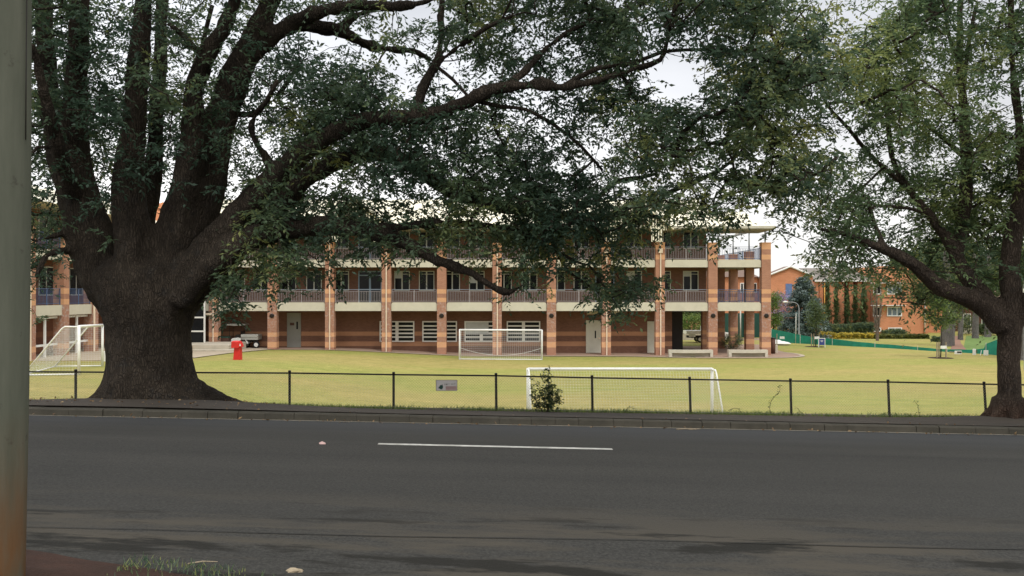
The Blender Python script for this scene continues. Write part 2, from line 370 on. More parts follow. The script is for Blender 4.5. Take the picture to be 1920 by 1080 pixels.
def build_ground():
    xs = sorted(set([round(v, 2) for v in np.arange(-40, 60.1, .8)]+[-700, -300, -150, -90, -60, 80, 110, 180, 350, 700]+[round(v, 2) for v in np.arange(-12, -3, .4)]))
    rows = []
    def row(fn): rows.append([fn(x) for x in xs])
    xc = lambda x: max(-45, min(65, x))
    def wrap(fn):
        def g(x):
            p = fn(xc(x)); return (x, p[1], p[2])
        return g
    row(lambda x: (x, -200, 3.9)); row(wrap(lambda x: (x, 1.0, line('near', x).z)))
    for n in ('near', 'seam', 'centre'): row(wrap(lambda x, n=n: line(n, x)))
    row(wrap(lambda x: line('kerb', x, .02))); row(wrap(lambda x: line('kerb', x, .10, .13)))
    for k in range(0, 13):
        t = k/12
        row(wrap(lambda x, t=t: (x, (line('kerb', x).y+.16)*(1-t)+line('fence', x).y*t, ground(x, (line('kerb', x).y+.16)*(1-t)+line('fence', x).y*t-1e-4))))
    for dy in (.6, 1.3, 2.2, 3.2, 4.3, 5.5, 7, 9.2, 11):
        row(wrap(lambda x, dy=dy: (x, line('fence', x).y+dy, ground(x, line('fence', x).y+dy))))
    for y in (36, 39, 42, 46, 50, 54, 58, 62, 66, 70, 75, 80, 86, 92, 98, 105, 115, 140, 200, 400, 1500):
        row(lambda x, y=y: (x, y, ground(xc(x), y)))
    mb = MB(); n = len(xs)
    vs = [p for r in rows for p in r]
    mb.add(vs, [(j*n+i, j*n+i+1, (j+1)*n+i+1, (j+1)*n+i) for j in range(len(rows)-1) for i in range(n-1)])
    o = mb.build('ground', M['lawn'], smooth=False); tag(o, kind='structure')
    # road sheet
    mb = MB(); xr = [round(v, 2) for v in np.arange(-40, 60.1, .8)]
    rr = [[line(nm, x, 0, .004) for x in xr] for nm in ('near', 'seam', 'centre', 'kerb')]
    rr.insert(0, [(x, .5, line('near', x).z+.004) for x in xr])
    n = len(xr); vs = [p for r in rr for p in r]
    mb.add(vs, [(j*n+i, j*n+i+1, (j+1)*n+i+1, (j+1)*n+i) for j in range(len(rr)-1) for i in range(n-1)])
    tag(mb.build('road', M['road']), kind='structure')
    # gutter joint: a narrow dark seam strip and a faint dusty channel below the kerb
    mb = MB()
    for i in range(n-1):
        a, b = xr[i], xr[i+1]
        ja = .02*math.sin(a*1.7); jb = .02*math.sin(b*1.7)
        mb.add([line('seam', a, ja-.006, .009), line('seam', b, jb-.006, .009), line('seam', b, jb+.006, .009), line('seam', a, ja+.006, .009)], [(0, 1, 2, 3)])
    tag(mb.build('road_joint', M['joint']), kind='structure')
    mb = MB()
    for i in range(n-1):
        a, b = xr[i], xr[i+1]; wa = .10+.05*mnoise.noise(Vector((a*.9, 0, 0))); wb = .10+.05*mnoise.noise(Vector((b*.9, 0, 0)))
        def kz(x, dd): # on the road surface
            return ground(x, LN['kerb'][0]+LN['kerb'][3]*x+dd)+.009
        mb.add([(a, line('kerb', a).y-wa, kz(a, -wa)), (b, line('kerb', b).y-wb, kz(b, -wb)), (b, line('kerb', b).y, kz(b, 0)), (a, line('kerb', a).y, kz(a, 0))], [(0, 1, 2, 3)])
    tag(mb.build('gutter_dust', M['conc']), kind='structure')
    # lane stripe 3 m long
    mb = MB(); a = X(704, 10.6); b = X(1147, 11.05)
    q = [a+(b-a)*k/12 for k in range(13)]
    for i in range(12):
        z = .009
        mb.add([line('centre', q[i], -.05, z), line('centre', q[i+1], -.05, z), line('centre', q[i+1], .05, z), line('centre', q[i], .05, z)], [(0, 1, 2, 3)])
    tag(mb.build('lane_marking', M['line']), kind='structure')
    # kerb of separate stones
    mb = MB(); x = -38.
    rnd = random.Random(3)
    while x < 58:
        w = rnd.uniform(.42, .75); g = rnd.uniform(.004, .013); dz = rnd.uniform(-.004, .003); dy = rnd.uniform(-.012, .012)
        a, b = x+g, x+w
        pts = []
        for xx in (a, b):
            p = line('kerb', xx); pts.append((xx, p.y+dy, p.z))
        vs = []
        for (xx, yy, zz) in pts:
            vs += [(xx, yy-.01, zz-.05), (xx, yy+.005, zz+.115+dz), (xx, yy+.035, zz+.138+dz), (xx, yy+.19, zz+.140+dz), (xx, yy+.19, zz-.05)]
        mb.add(vs, [(0, 1, 2, 3, 4), (9, 8, 7, 6, 5), (0, 5, 6, 1), (1, 6, 7, 2), (2, 7, 8, 3), (3, 8, 9, 4)])
        x += w
    tag(mb.build('kerb', M['kerb']), kind='structure')
    # footpath sheet on the verge
    mb = MB(); q = [round(v, 2) for v in np.arange(-30, 50.1, .4)]
    ro = []
    for t in (0, .15, .3, .45, .6, .72):
        r = []
        for xx in q:
            tt = t+(.05*mnoise.noise(Vector((xx*.8, 3, 0))) if t == .72 else 0)
            y = (line('kerb', xx).y+.165)*(1-tt)+line('fence', xx).y*tt; r.append((xx, y, ground(xx, y)+.012))
        ro.append(r)
    n = len(q); vs = [p for r in ro for p in r]
    mb.add(vs, [(j*n+i, j*n+i+1, (j+1)*n+i+1, (j+1)*n+i) for j in range(len(ro)-1) for i in range(n-1)])
    tag(mb.build('footpath', M['verge']), kind='structure')
build_ground()

def sheet(name, poly, mat, dz=.02, sub=1.5):
    """flat-lying sheet draped on the ground: fan of small quads over a convex-ish polygon (x,y)"""
    mb = MB(); n = len(poly); cx = sum(p[0] for p in poly)/n; cy = sum(p[1] for p in poly)/n
    rings = 6; dense = []
    for i in range(n):
        a, b = poly[i], poly[(i+1)%n]; k = max(1, int(math.hypot(a[0]-b[0], a[1]-b[1])/sub))
        for j in range(k): dense.append((a[0]+(b[0]-a[0])*j/k, a[1]+(b[1]-a[1])*j/k))
    m = len(dense); vs = []
    for r in range(1, rings+1):
        for (x, y) in dense:
            xx = cx+(x-cx)*r/rings; yy = cy+(y-cy)*r/rings; vs.append((xx, yy, ground(xx, yy)+dz))
    vs.append((cx, cy, ground(cx, cy)+dz)); c = len(vs)-1
    fs = [(c, i, (i+1)%m) for i in range(m)]
    for r in range(rings-1): fs += [(r*m+i, (r+1)*m+i, (r+1)*m+(i+1)%m, r*m+(i+1)%m) for i in range(m)]
    mb.add(vs, fs)
    return tag(mb.build(name, mat), kind='structure')

# ---------------------------------------------------------------- foliage
def leaves(centres, sig, per, L0, W0, rng, tint=None, droop=.5, flat=1.0):
    c = np.repeat(np.asarray(centres, float), per, axis=0); n = len(c)
    s = np.repeat(np.broadcast_to(np.asarray(sig, float), (len(centres),)), per)
    off = rng.normal(size=(n, 3)); off /= np.maximum(1e-6, np.linalg.norm(off, axis=1))[:, None]
    off *= (rng.random(n)**.5)[:, None]*1.7*s[:, None]; off[:, 2] *= flat
    c = c+off
    a = rng.uniform(0, 2*np.pi, n); el = rng.normal(-droop, .45, n)
    d = np.stack([np.cos(a)*np.cos(el), np.sin(a)*np.cos(el), np.sin(el)], 1)
    up = rng.normal(size=(n, 3))*.75+np.array([0, 0, 1.]); sd_ = np.cross(d, up); sd_ /= np.maximum(1e-6, np.linalg.norm(sd_, axis=1))[:, None]
    nn = np.cross(sd_, d)
    Ls = L0*rng.uniform(.7, 1.25, n)[:, None]; Ws = W0*rng.uniform(.75, 1.2, n)[:, None]
    v = np.empty((n, 4, 3)); v[:, 0] = c; v[:, 1] = c+d*Ls*.42+sd_*Ws*.5+nn*Ws*.15; v[:, 2] = c+d*Ls-nn*Ws*.12; v[:, 3] = c+d*Ls*.42-sd_*Ws*.5+nn*Ws*.15
    if tint is None: tint = rng.uniform(.1, .8, len(centres))
    t = np.repeat(np.asarray(tint), per)+rng.normal(0, .10, n)
    return v.reshape(-1, 3), np.clip(t, 0, 1)
def sprays(centres, sig, ns, nl, L0, W0, rng, tint, droop=.35):
    """leafy twigs: every cluster is ns drooping twiglets carrying nl leaves each"""
    C = np.asarray(centres, float); nc = len(C); c = np.repeat(C, ns, axis=0); s = np.repeat(np.broadcast_to(np.asarray(sig, float), (nc,)), ns); m = len(c)
    a = rng.uniform(0, 2*np.pi, m); el = rng.normal(.05, .55, m); D = np.stack([np.cos(a)*np.cos(el), np.sin(a)*np.cos(el), np.sin(el)], 1)
    ln = (s*rng.uniform(1.3, 3.0, m))[:, None]; st = c+rng.normal(size=(m, 3))*s[:, None]*.35
    c = np.repeat(st, nl, axis=0); D2 = np.repeat(D, nl, axis=0); l2 = np.repeat(ln, nl, axis=0); n = len(c)
    u = np.tile((np.arange(nl)+.6)/nl, m)[:, None]+rng.normal(0, .04, (n, 1)); pos = c+D2*l2*u; pos[:, 2:] -= l2*u*u*droop
    side = np.cross(D2, np.array([0, 0, 1.])); side /= np.maximum(1e-6, np.linalg.norm(side, axis=1))[:, None]
    sg = np.tile(np.where(np.arange(nl) % 2 == 0, 1., -1.), m)[:, None]
    d = D2*.75+side*sg*.8+rng.normal(0, .35, (n, 3)); d[:, 2] -= .35; d /= np.linalg.norm(d, axis=1)[:, None]
    up = rng.normal(size=(n, 3))*.55+np.array([0, 0, 1.]); sd_ = np.cross(d, up); sd_ /= np.maximum(1e-6, np.linalg.norm(sd_, axis=1))[:, None]
    nn = np.cross(sd_, d); Ls = L0*rng.uniform(.7, 1.25, n)[:, None]; Ws = W0*rng.uniform(.75, 1.2, n)[:, None]
    v = np.empty((n, 4, 3)); v[:, 0] = pos; v[:, 1] = pos+d*Ls*.42+sd_*Ws*.5+nn*Ws*.15; v[:, 2] = pos+d*Ls-nn*Ws*.12; v[:, 3] = pos+d*Ls*.42-sd_*Ws*.5+nn*Ws*.15
    t = np.repeat(np.asarray(tint), ns*nl)+np.repeat(rng.normal(0, .08, m), nl)+rng.normal(0, .07, n)
    return v.reshape(-1, 3), np.clip(t, 0, 1)
def clump_tint(C, sc=.55, amp=1.1): return np.array([.42+amp*mnoise.noise(Vector(c)*sc)+.45*mnoise.noise(Vector(c)*sc*2.6) for c in C])
def leaf_object(name, chunks, mat, parent=None, offset=(0, 0, 0)):
    v = np.concatenate([c[0] for c in chunks])-np.array(offset); t = np.concatenate([c[1] for c in chunks]); n = len(t)
    me = bpy.data.meshes.new(name); me.vertices.add(n*4); me.vertices.foreach_set('co', v.astype(np.float32).ravel())
    me.loops.add(n*4); me.loops.foreach_set('vertex_index', np.arange(n*4, dtype=np.int32))
    me.polygons.add(n); me.polygons.foreach_set('loop_start', np.arange(0, n*4, 4, dtype=np.int32))
    me.update(calc_edges=True); at = me.attributes.new('tint', 'FLOAT', 'FACE'); at.data.foreach_set('value', t.astype(np.float32))
    me.materials.append(mat); me.validate(); o = bpy.data.objects.new(name, me); COL.objects.link(o)
    if parent: o.parent = parent
    return o
def catmull(pts, rs, step=.25):
    pts = [Vector(p) for p in pts]; out = []; ro = []
    for i in range(len(pts)-1):
        p0 = pts[max(0, i-1)]; p1 = pts[i]; p2 = pts[i+1]; p3 = pts[min(len(pts)-1, i+2)]
        k = max(2, int((p2-p1).length/step))
        for j in range(k):
            t = j/k; q = .5*((2*p1)+(p2-p0)*t+(2*p0-5*p1+4*p2-p3)*t*t+(3*p1-p0-3*p2+p3)*t**3)
            out.append(q); ro.append(rs[i]*(1-t)+rs[i+1]*t)
    out.append(pts[-1]); ro.append(rs[-1]); return out, ro
def twigs(mb, skel, cl, rng, r0=.0055, maxlen=2.6):
    """join every leaf cluster to the nearest wood, thickening towards the limbs"""
    nodes = np.array([tuple(p) for p in skel]); cl = np.asarray(cl); n = len(cl); m = len(nodes)
    d = np.sqrt(((cl[:, None, :]-nodes[None])**2).sum(2)); best = d.min(1); par = d.argmin(1); done = np.zeros(n, bool); order = []; edge = best.copy()
    for _ in range(n):
        k = int(np.where(done, 1e9, best).argmin()); done[k] = True; order.append(k)
        dd = np.sqrt(((cl-cl[k])**2).sum(1)); cost = dd**1.25+best[k]*.72; up = (~done) & (cost < best); best[up] = cost[up]; edge[up] = dd[up]; par[up] = m+k
    cnt = np.ones(n)
    for k in reversed(order):
        if par[k] >= m: cnt[par[k]-m] += cnt[k]
    for k in order:
        if edge[k] > maxlen: continue
        a = Vector(nodes[par[k]]) if par[k] < m else Vector(cl[par[k]-m]); b = Vector(cl[k])
        mid = (a+b)/2+Vector(rng.normal(0, .08, 3))*(a-b).length; r = min(.034, r0*cnt[k]**.42)
        r1 = r*1.15; pr = min(.04, r0*cnt[par[k]-m]**.42) if par[k] >= m else r*1.3
        mb.tube([a, mid, b], [min(pr, r1*1.2), r1, r], 4 if r < .012 else 6, False)
def fuse(mb, voxel, amp=.03, fr=1.3, name='tmp'):
    """melt overlapping limbs into one skin and roughen it"""
    me = bpy.data.meshes.new(name); me.from_pydata(mb.v, [], mb.f); o = bpy.data.objects.new(name, me); COL.objects.link(o)
    md = o.modifiers.new('r', 'REMESH'); md.mode = 'VOXEL'; md.voxel_size = voxel
    sm_ = o.modifiers.new('s', 'SMOOTH'); sm_.factor = .6; sm_.iterations = 4
    dg = bpy.context.evaluated_depsgraph_get(); e = o.evaluated_get(dg).to_mesh()
    vs = []
    for v in e.vertices:
        p = v.co; q = Vector((p.x*fr*2.2, p.y*fr*2.2, p.z*fr*.55)); w = mnoise.noise(q)*amp+mnoise.noise(q*2.9)*amp*.5+mnoise.noise(p*5)*amp*.25
        vs.append(tuple(p+v.normal*w))
    fs = [tuple(f.vertices) for f in e.polygons]; o.evaluated_get(dg).to_mesh_clear(); bpy.data.objects.remove(o); bpy.data.meshes.remove(me)
    out = MB(); out.add(vs, fs); return out

def px_limb(pts, k=.86):
    """(px, py, width_px, distance) list -> smoothed centre line"""
    return catmull([P(a, b, d) for a, b, w, d in pts], [w/2*d/F*(k if b < 120 else k+.12 if b > 260 else k+.06) for a, b, w, d in pts])

GRID = [  # leaf cover seen in the crown, 40-px cells, y from 0 down
"677855575535"+"465455420777"+"688887688888"+"745314887666",
"666866578435"+"321214557777"+"556888276688"+"888268886777",
"666887475454"+"776532123388"+"666788110788"+"777788866766",
"667874875445"+"677887464427"+"364786300688"+"888888857664",
"688888588656"+"668998755457"+"445788400788"+"886688867761",
"657788588665"+"789998888877"+"546677887788"+"883278857762",
"657777576653"+"389999888887"+"866446887688"+"886246777777",
"678678576556"+"688768888888"+"887466887346"+"888656654888",
"767655324356"+"896576777988"+"998854657588"+"887557888888",
"777454200246"+"998877447778"+"998888886553"+"677883689988",
"677221000025"+"998877557777"+"999978355641"+"325882688988",
"664100000016"+"787655666666"+"887577211210"+"016876677666",
"553000000056"+"776431231113"+"666551100000"+"025765667766",
"441000000085"+"331100000002"+"310588700000"+"003445786556",
"220000000054"+"000000000000"+"000053000000"+"000000363223"]
# make the two loose 12-column slices of row 13/14 fall where the hanging sprays are
def grid_clusters(own, depth_fn, k, rng):
    out = []
    cells = [(i, j, int(GRID[j][i])) for j in range(len(GRID)) for i in range(48)]
    for i, j, c in cells+[(i, j, (min(7, max(5, int(GRID[0][min(47, max(0, i))]))) if not 37 <= i <= 41 else 1)) for j in range(-5, 0) for i in range(-4, 56)]+[(i, j, 7 if j < 13 else 4) for j in range(0, 14) for i in range(48, 56)]+[(i, j, 6) for j in range(0, 12) for i in range(-4, 0)]:
        if True:
            if not c: continue
            cov = (0, .10, .22, .36, .5, .64, .77, .88, .96, .992)[c]
            lam = -math.log(1-cov)*k; m = int(lam)+(rng.random() < lam-int(lam))
            for _ in range(m):
                px = 40*(i+rng.random()); py = 40*(j+rng.random())
                if not own(px, py, rng): continue
                d = depth_fn(px, py, rng); p = P(px, py, d)
                if mnoise.noise(p*1.15)+.6*mnoise.noise(p*2.7) < -.16-.10*(c > 6)+.03*(c < 5) and rng.random() < .8: continue
                out.append(p)
    return out

def big_tree():
    base = GD(285, 18.5)
    t = empty('broadleaf_tree', base, 'huge dark many-stemmed shade tree by the road, left, its limbs reaching over the lawn', 'tree')
    d = 18.5
    limbs = {
     'S1a': [(232,600,60,d),(195,520,84,d),(163,430,84,d),(140,330,70,d),(140,220,52,d-.2),(146,110,44,d-.5),(150,0,40,d-.8),(150,-160,32,d-1.2),(140,-340,20,d-1.8)],
     'S1b': [(165,430,60,d),(125,330,55,d+.4),(100,230,46,d+.7),(88,120,38,d+1),(80,0,32,d+1.3),(60,-200,20,d+1.5)],
     'S1c': [(150,380,50,d),(115,300,30,d-1),(90,200,24,d-1.8),(60,80,18,d-2.4)],
     'S2':  [(265,600,80,d),(258,530,88,d-.3),(248,440,70,d-.4),(240,340,58,d-.4),(253,220,46,d-.4),(262,110,42,d-.5),(268,0,40,d-.6),(272,-180,32,d-.8),(262,-380,20,d-1)],
     'S2b': [(265,430,45,d+.6),(285,330,34,d+.9),(292,230,30,d+1.1),(300,120,26,d+1.3),(304,0,24,d+1.5),(320,-200,18,d+2)],
     'S3':  [(305,600,80,d),(316,530,92,d),(332,440,84,d),(352,340,64,d-.2),(366,240,52,d-.3),(362,180,42,d-.4),(382,120,36,d-.6),(412,65,34,d-.8),(440,5,30,d-1),(470,-110,24,d-1.5),(480,-260,16,d-2)],
     'S4':  [(325,570,70,d+.3),(362,440,80,d+.3),(388,330,72,d+.3),(412,230,66,d+.2),(440,150,62,d),(466,90,56,d-.1),(500,20,40,d-.2),(560,-90,30,d-.4),(600,-220,18,d-.4)],
     'S4r': [(462,110,46,d),(520,62,38,d-.2),(585,28,32,d-.5),(660,10,26,d-.9),(740,12,22,d-1.3),(800,2,18,d-1.7),(880,-30,12,d-2.2)],
     'S4s': [(480,75,34,d),(560,48,28,d+.3),(635,58,26,d+.6),(680,80,22,d+.9),(725,92,16,d+1.1),(775,96,13,d+1.3),(812,115,10,d+1.5)],
     'S4t': [(640,55,22,d+.6),(665,30,18,d+.6),(705,15,16,d+.5)],
     'S3b': [(375,100,16,d),(358,82,14,d+.1),(335,60,12,d+.2),(318,45,9,d+.3)],
     'S3c': [(378,100,12,d),(385,60,10,d),(398,10,9,d)],
     'S5':  [(310,580,60,d-.3),(368,500,72,d-.4),(420,435,58,d-.5),(470,378,50,d-.6),(525,325,44,d-.8),(580,278,42,d-1),(645,240,38,d-1.2),(715,222,34,d-1.4),(790,220,30,d-1.7),(860,196,27,d-1.9),(930,166,25,d-2.1),(1000,160,20,d-2.3),(1060,164,17,d-2.5),(1130,148,14,d-2.7),(1195,128,13,d-2.9),(1238,112,11,d-3),(1250,80,8,d-3.1),(1258,30,6,d-3.2)],
     'S5b': [(960,152,18,d-2.1),(985,132,17,d-2.0),(1022,92,15,d-1.8),(1075,55,12,d-1.6),(1130,30,9,d-1.4),(1200,10,6,d-1.2)],
     'S5c': [(1060,160,12,d-2.5),(1120,128,11,d-2.6),(1190,118,9,d-2.4),(1240,98,8,d-2.2),(1312,93,7,d-2),(1400,95,6,d-1.8),(1480,84,5,d-1.6)],
     'S5d': [(985,158,12,d-2.3),(1010,146,12,d-2.4),(1045,160,12,d-2.5)],
     'S8':  [(776,218,24,d-1.7),(790,170,18,d-1.7),(815,125,18,d-1.6),(826,70,17,d-1.5),(828,0,14,d-1.4),(835,-120,9,d-1.2)],
     'S8b': [(815,122,14,d-1.6),(865,84,13,d-1.8),(915,50,10,d-2),(960,30,7,d-2.2)],
     'S8c': [(820,126,8,d-1.6),(850,150,7,d-1.7),(882,186,6,d-1.8)],
     'S6':  [(320,600,60,d+.2),(378,530,72,d+.2),(440,465,62,d+.3),(495,412,52,d+.4),(555,352,46,d+.5),(615,310,42,d+.7),(680,288,38,d+.8),(735,292,36,d+1),(790,322,36,d+1.1),(840,356,34,d+1.3),(900,378,30,d+1.4),(965,393,26,d+1.6),(1055,406,21,d+1.8),(1120,411,16,d+2),(1180,402,12,d+2.1),(1240,408,8,d+2.2)],
     'S6b': [(1045,405,16,d+1.8),(1110,380,14,d+1.6),(1150,342,12,d+1.4),(1200,333,9,d+1.2),(1230,326,7,d+1)],
     'S6c': [(1150,400,12,d+2),(1230,372,11,d+1.8),(1290,345,10,d+1.6),(1345,322,9,d+1.4),(1385,290,6,d+1.2)],
     'S7':  [(335,565,55,d-.5),(400,496,62,d-.7),(440,465,58,d-.8),(500,435,54,d-.9),(570,425,46,d-1),(640,425,42,d-1),(715,440,34,d-1.1),(770,462,30,d-1.2),(820,488,26,d-1.3),(880,510,22,d-1.4),(920,536,19,d-1.5),(955,549,16,d-1.5),(985,530,11,d-1.6)],
     'S7b': [(700,432,26,d-1.1),(790,420,20,d-1),(880,420,16,d-.9),(960,430,12,d-.8),(1040,470,8,d-.7),(1080,490,6,d-.6)],
     'S7c': [(1010,400,12,d+1.7),(1060,500,7,d+1),(1110,540,6,d+.6),(1160,570,4,d+.4)],
     'S9':  [(880,186,10,d-1.9),(940,200,8,d-1.8),(985,205,8,d-1.7),(1040,235,8,d-1.6),(1090,275,6,d-1.5),(1130,320,5,d-1.4)],
     'S12': [(140,430,26,d),(108,440,14,d-.5),(70,452,9,d-.9)],
     'S12b':[(150,470,24,d),(115,470,15,d-.6),(85,482,11,d-1),(68,520,7,d-1.2)],
     'S13': [(400,200,26,d+.4),(470,215,14,d+.9),(520,180,10,d+1.4),(560,120,8,d+1.8)],
     'S14': [(520,330,20,d-.8),(470,240,14,d-1.2),(500,190,10,d-1.6),(520,150,7,d-1.8)],
    }
    mb = MB(); skel = []
    # flared butt with root buttresses
    cx, cy = X(279, d), d; g0 = base.z
    prof = [(-.5, 1.9), (-.12, 1.6), (.02, 1.34), (.18, 1.12), (.45, .95), (.85, .87), (1.4, .86), (1.75, .93), (2.05, 1.02), (2.35, 1.10), (2.6, 1.12), (2.8, 1.02), (2.98, .80), (3.1, .55)]
    n = 40; vs = []; fs = []
    for j, (h, r) in enumerate(prof):
        for k in range(n):
            th = 2*math.pi*k/n; fl = max(0, (1.0-h))*.22
            rr = r*(1+fl*(.5*math.sin(3*th+.6)+.35*math.sin(7*th+1.7))+.03*math.sin(5*th))
            ex = 0
            if math.cos(th) > 0: ex = .75*max(0, .45-h)**1.2*math.cos(th)**2
            vs.append((cx-max(0, h-1.4)*.05+(rr+ex)*math.cos(th), cy+min(rr*.85, .9)*math.sin(th), g0+h))
    for j in range(len(prof)-1):
        for k in range(n): fs.append((j*n+k, j*n+(k+1)%n, (j+1)*n+(k+1)%n, (j+1)*n+k))
    fs += [tuple(range(n-1, -1, -1)), tuple(range((len(prof)-1)*n, len(prof)*n))]
    mb.add(vs, fs); thin = MB()
    for k, l in limbs.items():
        pts, rs = px_limb(l, .72 if k[:2] in ('S6', 'S7') else .86); skel += pts[4:]
        big = [i for i, r in enumerate(rs) if r > .055]
        if big and rs[0] > .055:
            e = big[-1]+1; mb.tube(pts[:e+1], rs[:e+1], 12, True, .10)
            if e < len(pts)-1: thin.tube(pts[e-1:], rs[e-1:], 8, True, .12)
        else: thin.tube(pts, rs, 8, True, .12)
    rng = np.random.default_rng(5)
    own = lambda px, py, r: px < 1500 or (px < 1600 and py < 330 and r.random() < .8) or (px < 1560 and r.random() < .5)
    def dep(px, py, r):
        if py > 400 and px > 420: return r.uniform(16.3, 20.2)
        if px > 1150: return r.uniform(14.6, 20.5)
        if px < 700 and py > 215: return r.uniform(19.0, 22.5) if r.random() < .8 else r.uniform(16.5, 18)
        if px < 560: return r.uniform(18.7, 22.5) if r.random() < .62 else r.uniform(16.5, 18.5)
        return r.uniform(16.2, 21.8)
    cl = grid_clusters(own, dep, 5.4, rng)
    out = MB(); out.v, out.f, out.m = thin.v, thin.f, thin.m
    rough = fuse(mb, .055, .05, 1.5); out.add(rough.v, rough.f)
    sub = [c for i, c in enumerate(cl)]
    twigs(out, skel[::2], np.array([tuple(c) for c in sub]), rng)
    # crown above and over the road, out of the picture's top edge
    over = []
    while len(over) < 300:
        p = Vector((rng.uniform(-17, 9), rng.uniform(4, 28), rng.uniform(8, 20)))
        e = ((p.x+4.5)/12.5)**2+((p.y-17)/11)**2+((p.z-11.5)/7.5)**2
        if e < 1 and p.z > CZ+.355*p.y+1.5 and (e > .35 or rng.random() < .4): over.append(p)
    twigs(out, skel[::3], np.array([tuple(c) for c in over]), rng, .006, 4)
    o = out.build('trunk', M['bark'], t, True, tuple(base))
    C = np.array([tuple(c) for c in cl]); nC = len(C)
    tint = clump_tint(C, .55, .8)-.20+.38*np.clip((C[:, 0]-1)/6, 0, 1)+.10*np.clip((C[:, 2]-9)/3, 0, 1)  # tint raised to the right and top: sunlit crown put into leaf colour
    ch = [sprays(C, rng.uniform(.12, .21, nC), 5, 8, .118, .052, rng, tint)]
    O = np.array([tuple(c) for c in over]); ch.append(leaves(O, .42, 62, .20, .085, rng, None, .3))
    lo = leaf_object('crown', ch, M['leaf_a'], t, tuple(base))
    return t
big_tree()

def right_tree():
    d = 19.4; base = GD(1893, d)
    t = empty('broadleaf_tree', base, 'spreading green tree with one brown trunk and low forked limbs, right, by the road', 'tree')
    limbs = [
     [(1893,800,62,d),(1893,740,46,d),(1891,680,42,d),(1892,625,48,d),(1886,590,54,d)],
     [(1880,615,52,d),(1850,578,44,d),(1810,555,38,d-.2),(1765,540,34,d-.4),(1740,520,30,d-.6),(1705,490,26,d-.8),(1660,468,21,d-1),(1625,455,16,d-1.2),(1590,440,10,d-1.4),(1540,430,7,d-1.6)],
     [(1878,610,48,d),(1850,565,38,d+.2),(1822,530,34,d+.3),(1800,500,30,d+.4),(1788,465,27,d+.5),(1765,435,22,d+.6),(1740,400,18,d+.7),(1700,350,14,d+.8),(1675,300,12,d+.9),(1665,230,11,d+1),(1660,150,9,d+1),(1668,60,6,d+1)],
     [(1892,620,48,d),(1897,560,40,d),(1892,500,38,d),(1900,440,36,d-.1),(1912,380,32,d-.2),(1922,320,28,d-.3),(1912,240,20,d-.4),(1900,140,16,d-.5),(1896,40,14,d-.5),(1895,-100,10,d-.5)],
     [(1905,600,44,d),(1935,560,36,d-.3),(1970,500,30,d-.6),(2010,420,24,d-1),(2030,300,18,d-1.4),(2040,100,12,d-1.8)],
     [(1795,480,24,d+.4),(1805,420,26,d+.9),(1812,350,26,d+1.2),(1812,280,24,d+1.4),(1806,200,20,d+1.6),(1800,110,18,d+1.7),(1800,20,14,d+1.8),(1805,-120,10,d+1.9)],
     [(1806,130,12,d+1.7),(1780,70,9,d+1.7),(1770,0,7,d+1.7)],
     [(1812,300,12,d+1.4),(1770,260,9,d+1.2),(1730,230,7,d+1)],
     [(1806,180,10,d+1.6),(1815,90,10,d+1.5),(1830,10,8,d+1.4)],
     [(1700,350,9,d+.8),(1640,300,9,d+.4),(1590,240,8,d),(1550,195,6,d-.4),(1530,140,4,d-.6)],
     [(1740,400,9,d+.7),(1700,390,7,d+.2),(1640,385,6,d-.3)],
     [(1660,468,12,d-1),(1640,420,9,d-1),(1625,370,7,d-1)],
    ]
    mb = MB(); skel = []; thin = MB()
    for l in limbs:
        pts, rs = px_limb(l, .80); skel += pts[2:]
        if l is limbs[0]:
            for i in range(len(rs)):
                h = pts[i].z-base.z
                if h < .45: rs[i] *= 1+.75*max(0, .45-h)**1.5
        big = [i for i, r in enumerate(rs) if r > .06]
        if big and rs[0] > .06:
            e = big[-1]+1; mb.tube(pts[:e+1], rs[:e+1], 14, True, .10)
            if e < len(pts)-1: thin.tube(pts[e-1:], rs[e-1:], 8, True, .12)
        else: thin.tube(pts, rs, 8, True, .12)
    for th in (0.3, 1.5, 2.6, 3.5, 4.4, 5.4):
        r = .55; mb.tube([(base.x+.2*math.cos(th), base.y+.2*math.sin(th), base.z+.4), (base.x+.33*math.cos(th), base.y+.33*math.sin(th), base.z+.14), (base.x+.62*math.cos(th), base.y+.6*math.sin(th), base.z-.08)], [.18, .13, .05], 8)
    rng = np.random.default_rng(8)
    own = lambda px, py, r: not (px < 1500 or (px < 1600 and py < 330 and r.random() < .8) or (px < 1560 and r.random() < .5))
    cl = grid_clusters(own, lambda px, py, r: (r.uniform(19.9, 23.5) if px > 1640 and py > 300 and r.random() < .88 else r.uniform(17.3, 22.5)), 6.4, rng)
    out = MB(); out.v, out.f, out.m = thin.v, thin.f, thin.m
    rough = fuse(mb, .045, .028, 2); out.add(rough.v, rough.f)
    twigs(out, skel[::2], np.array([tuple(c) for c in cl]), rng)
    over = []
    while len(over) < 150:
        p = Vector((rng.uniform(5, 22), rng.uniform(11, 29), rng.uniform(4.5, 17)))
        e = ((p.x-13)/8)**2+((p.y-20)/8)**2+((p.z-10.5)/6.5)**2
        vis = p.z < CZ+.36*p.y+1.3 and p.x < .615*p.y+1
        if e < 1 and not vis: over.append(p)
    twigs(out, skel[::3], np.array([tuple(c) for c in over]), rng, .006, 4)
    out.build('trunk', M['bark_right'], t, True, tuple(base))
    C = np.array([tuple(c) for c in cl]); nC = len(C); tint = clump_tint(C)+.05
    ch = [sprays(C, rng.uniform(.13, .22, nC), 5, 8, .120, .050, rng, tint, .5)]
    O = np.array([tuple(c) for c in over]); ch.append(leaves(O, .42, 60, .20, .085, rng, None, .3))
    leaf_object('crown', ch, M['leaf_b'], t, tuple(base))
right_tree()

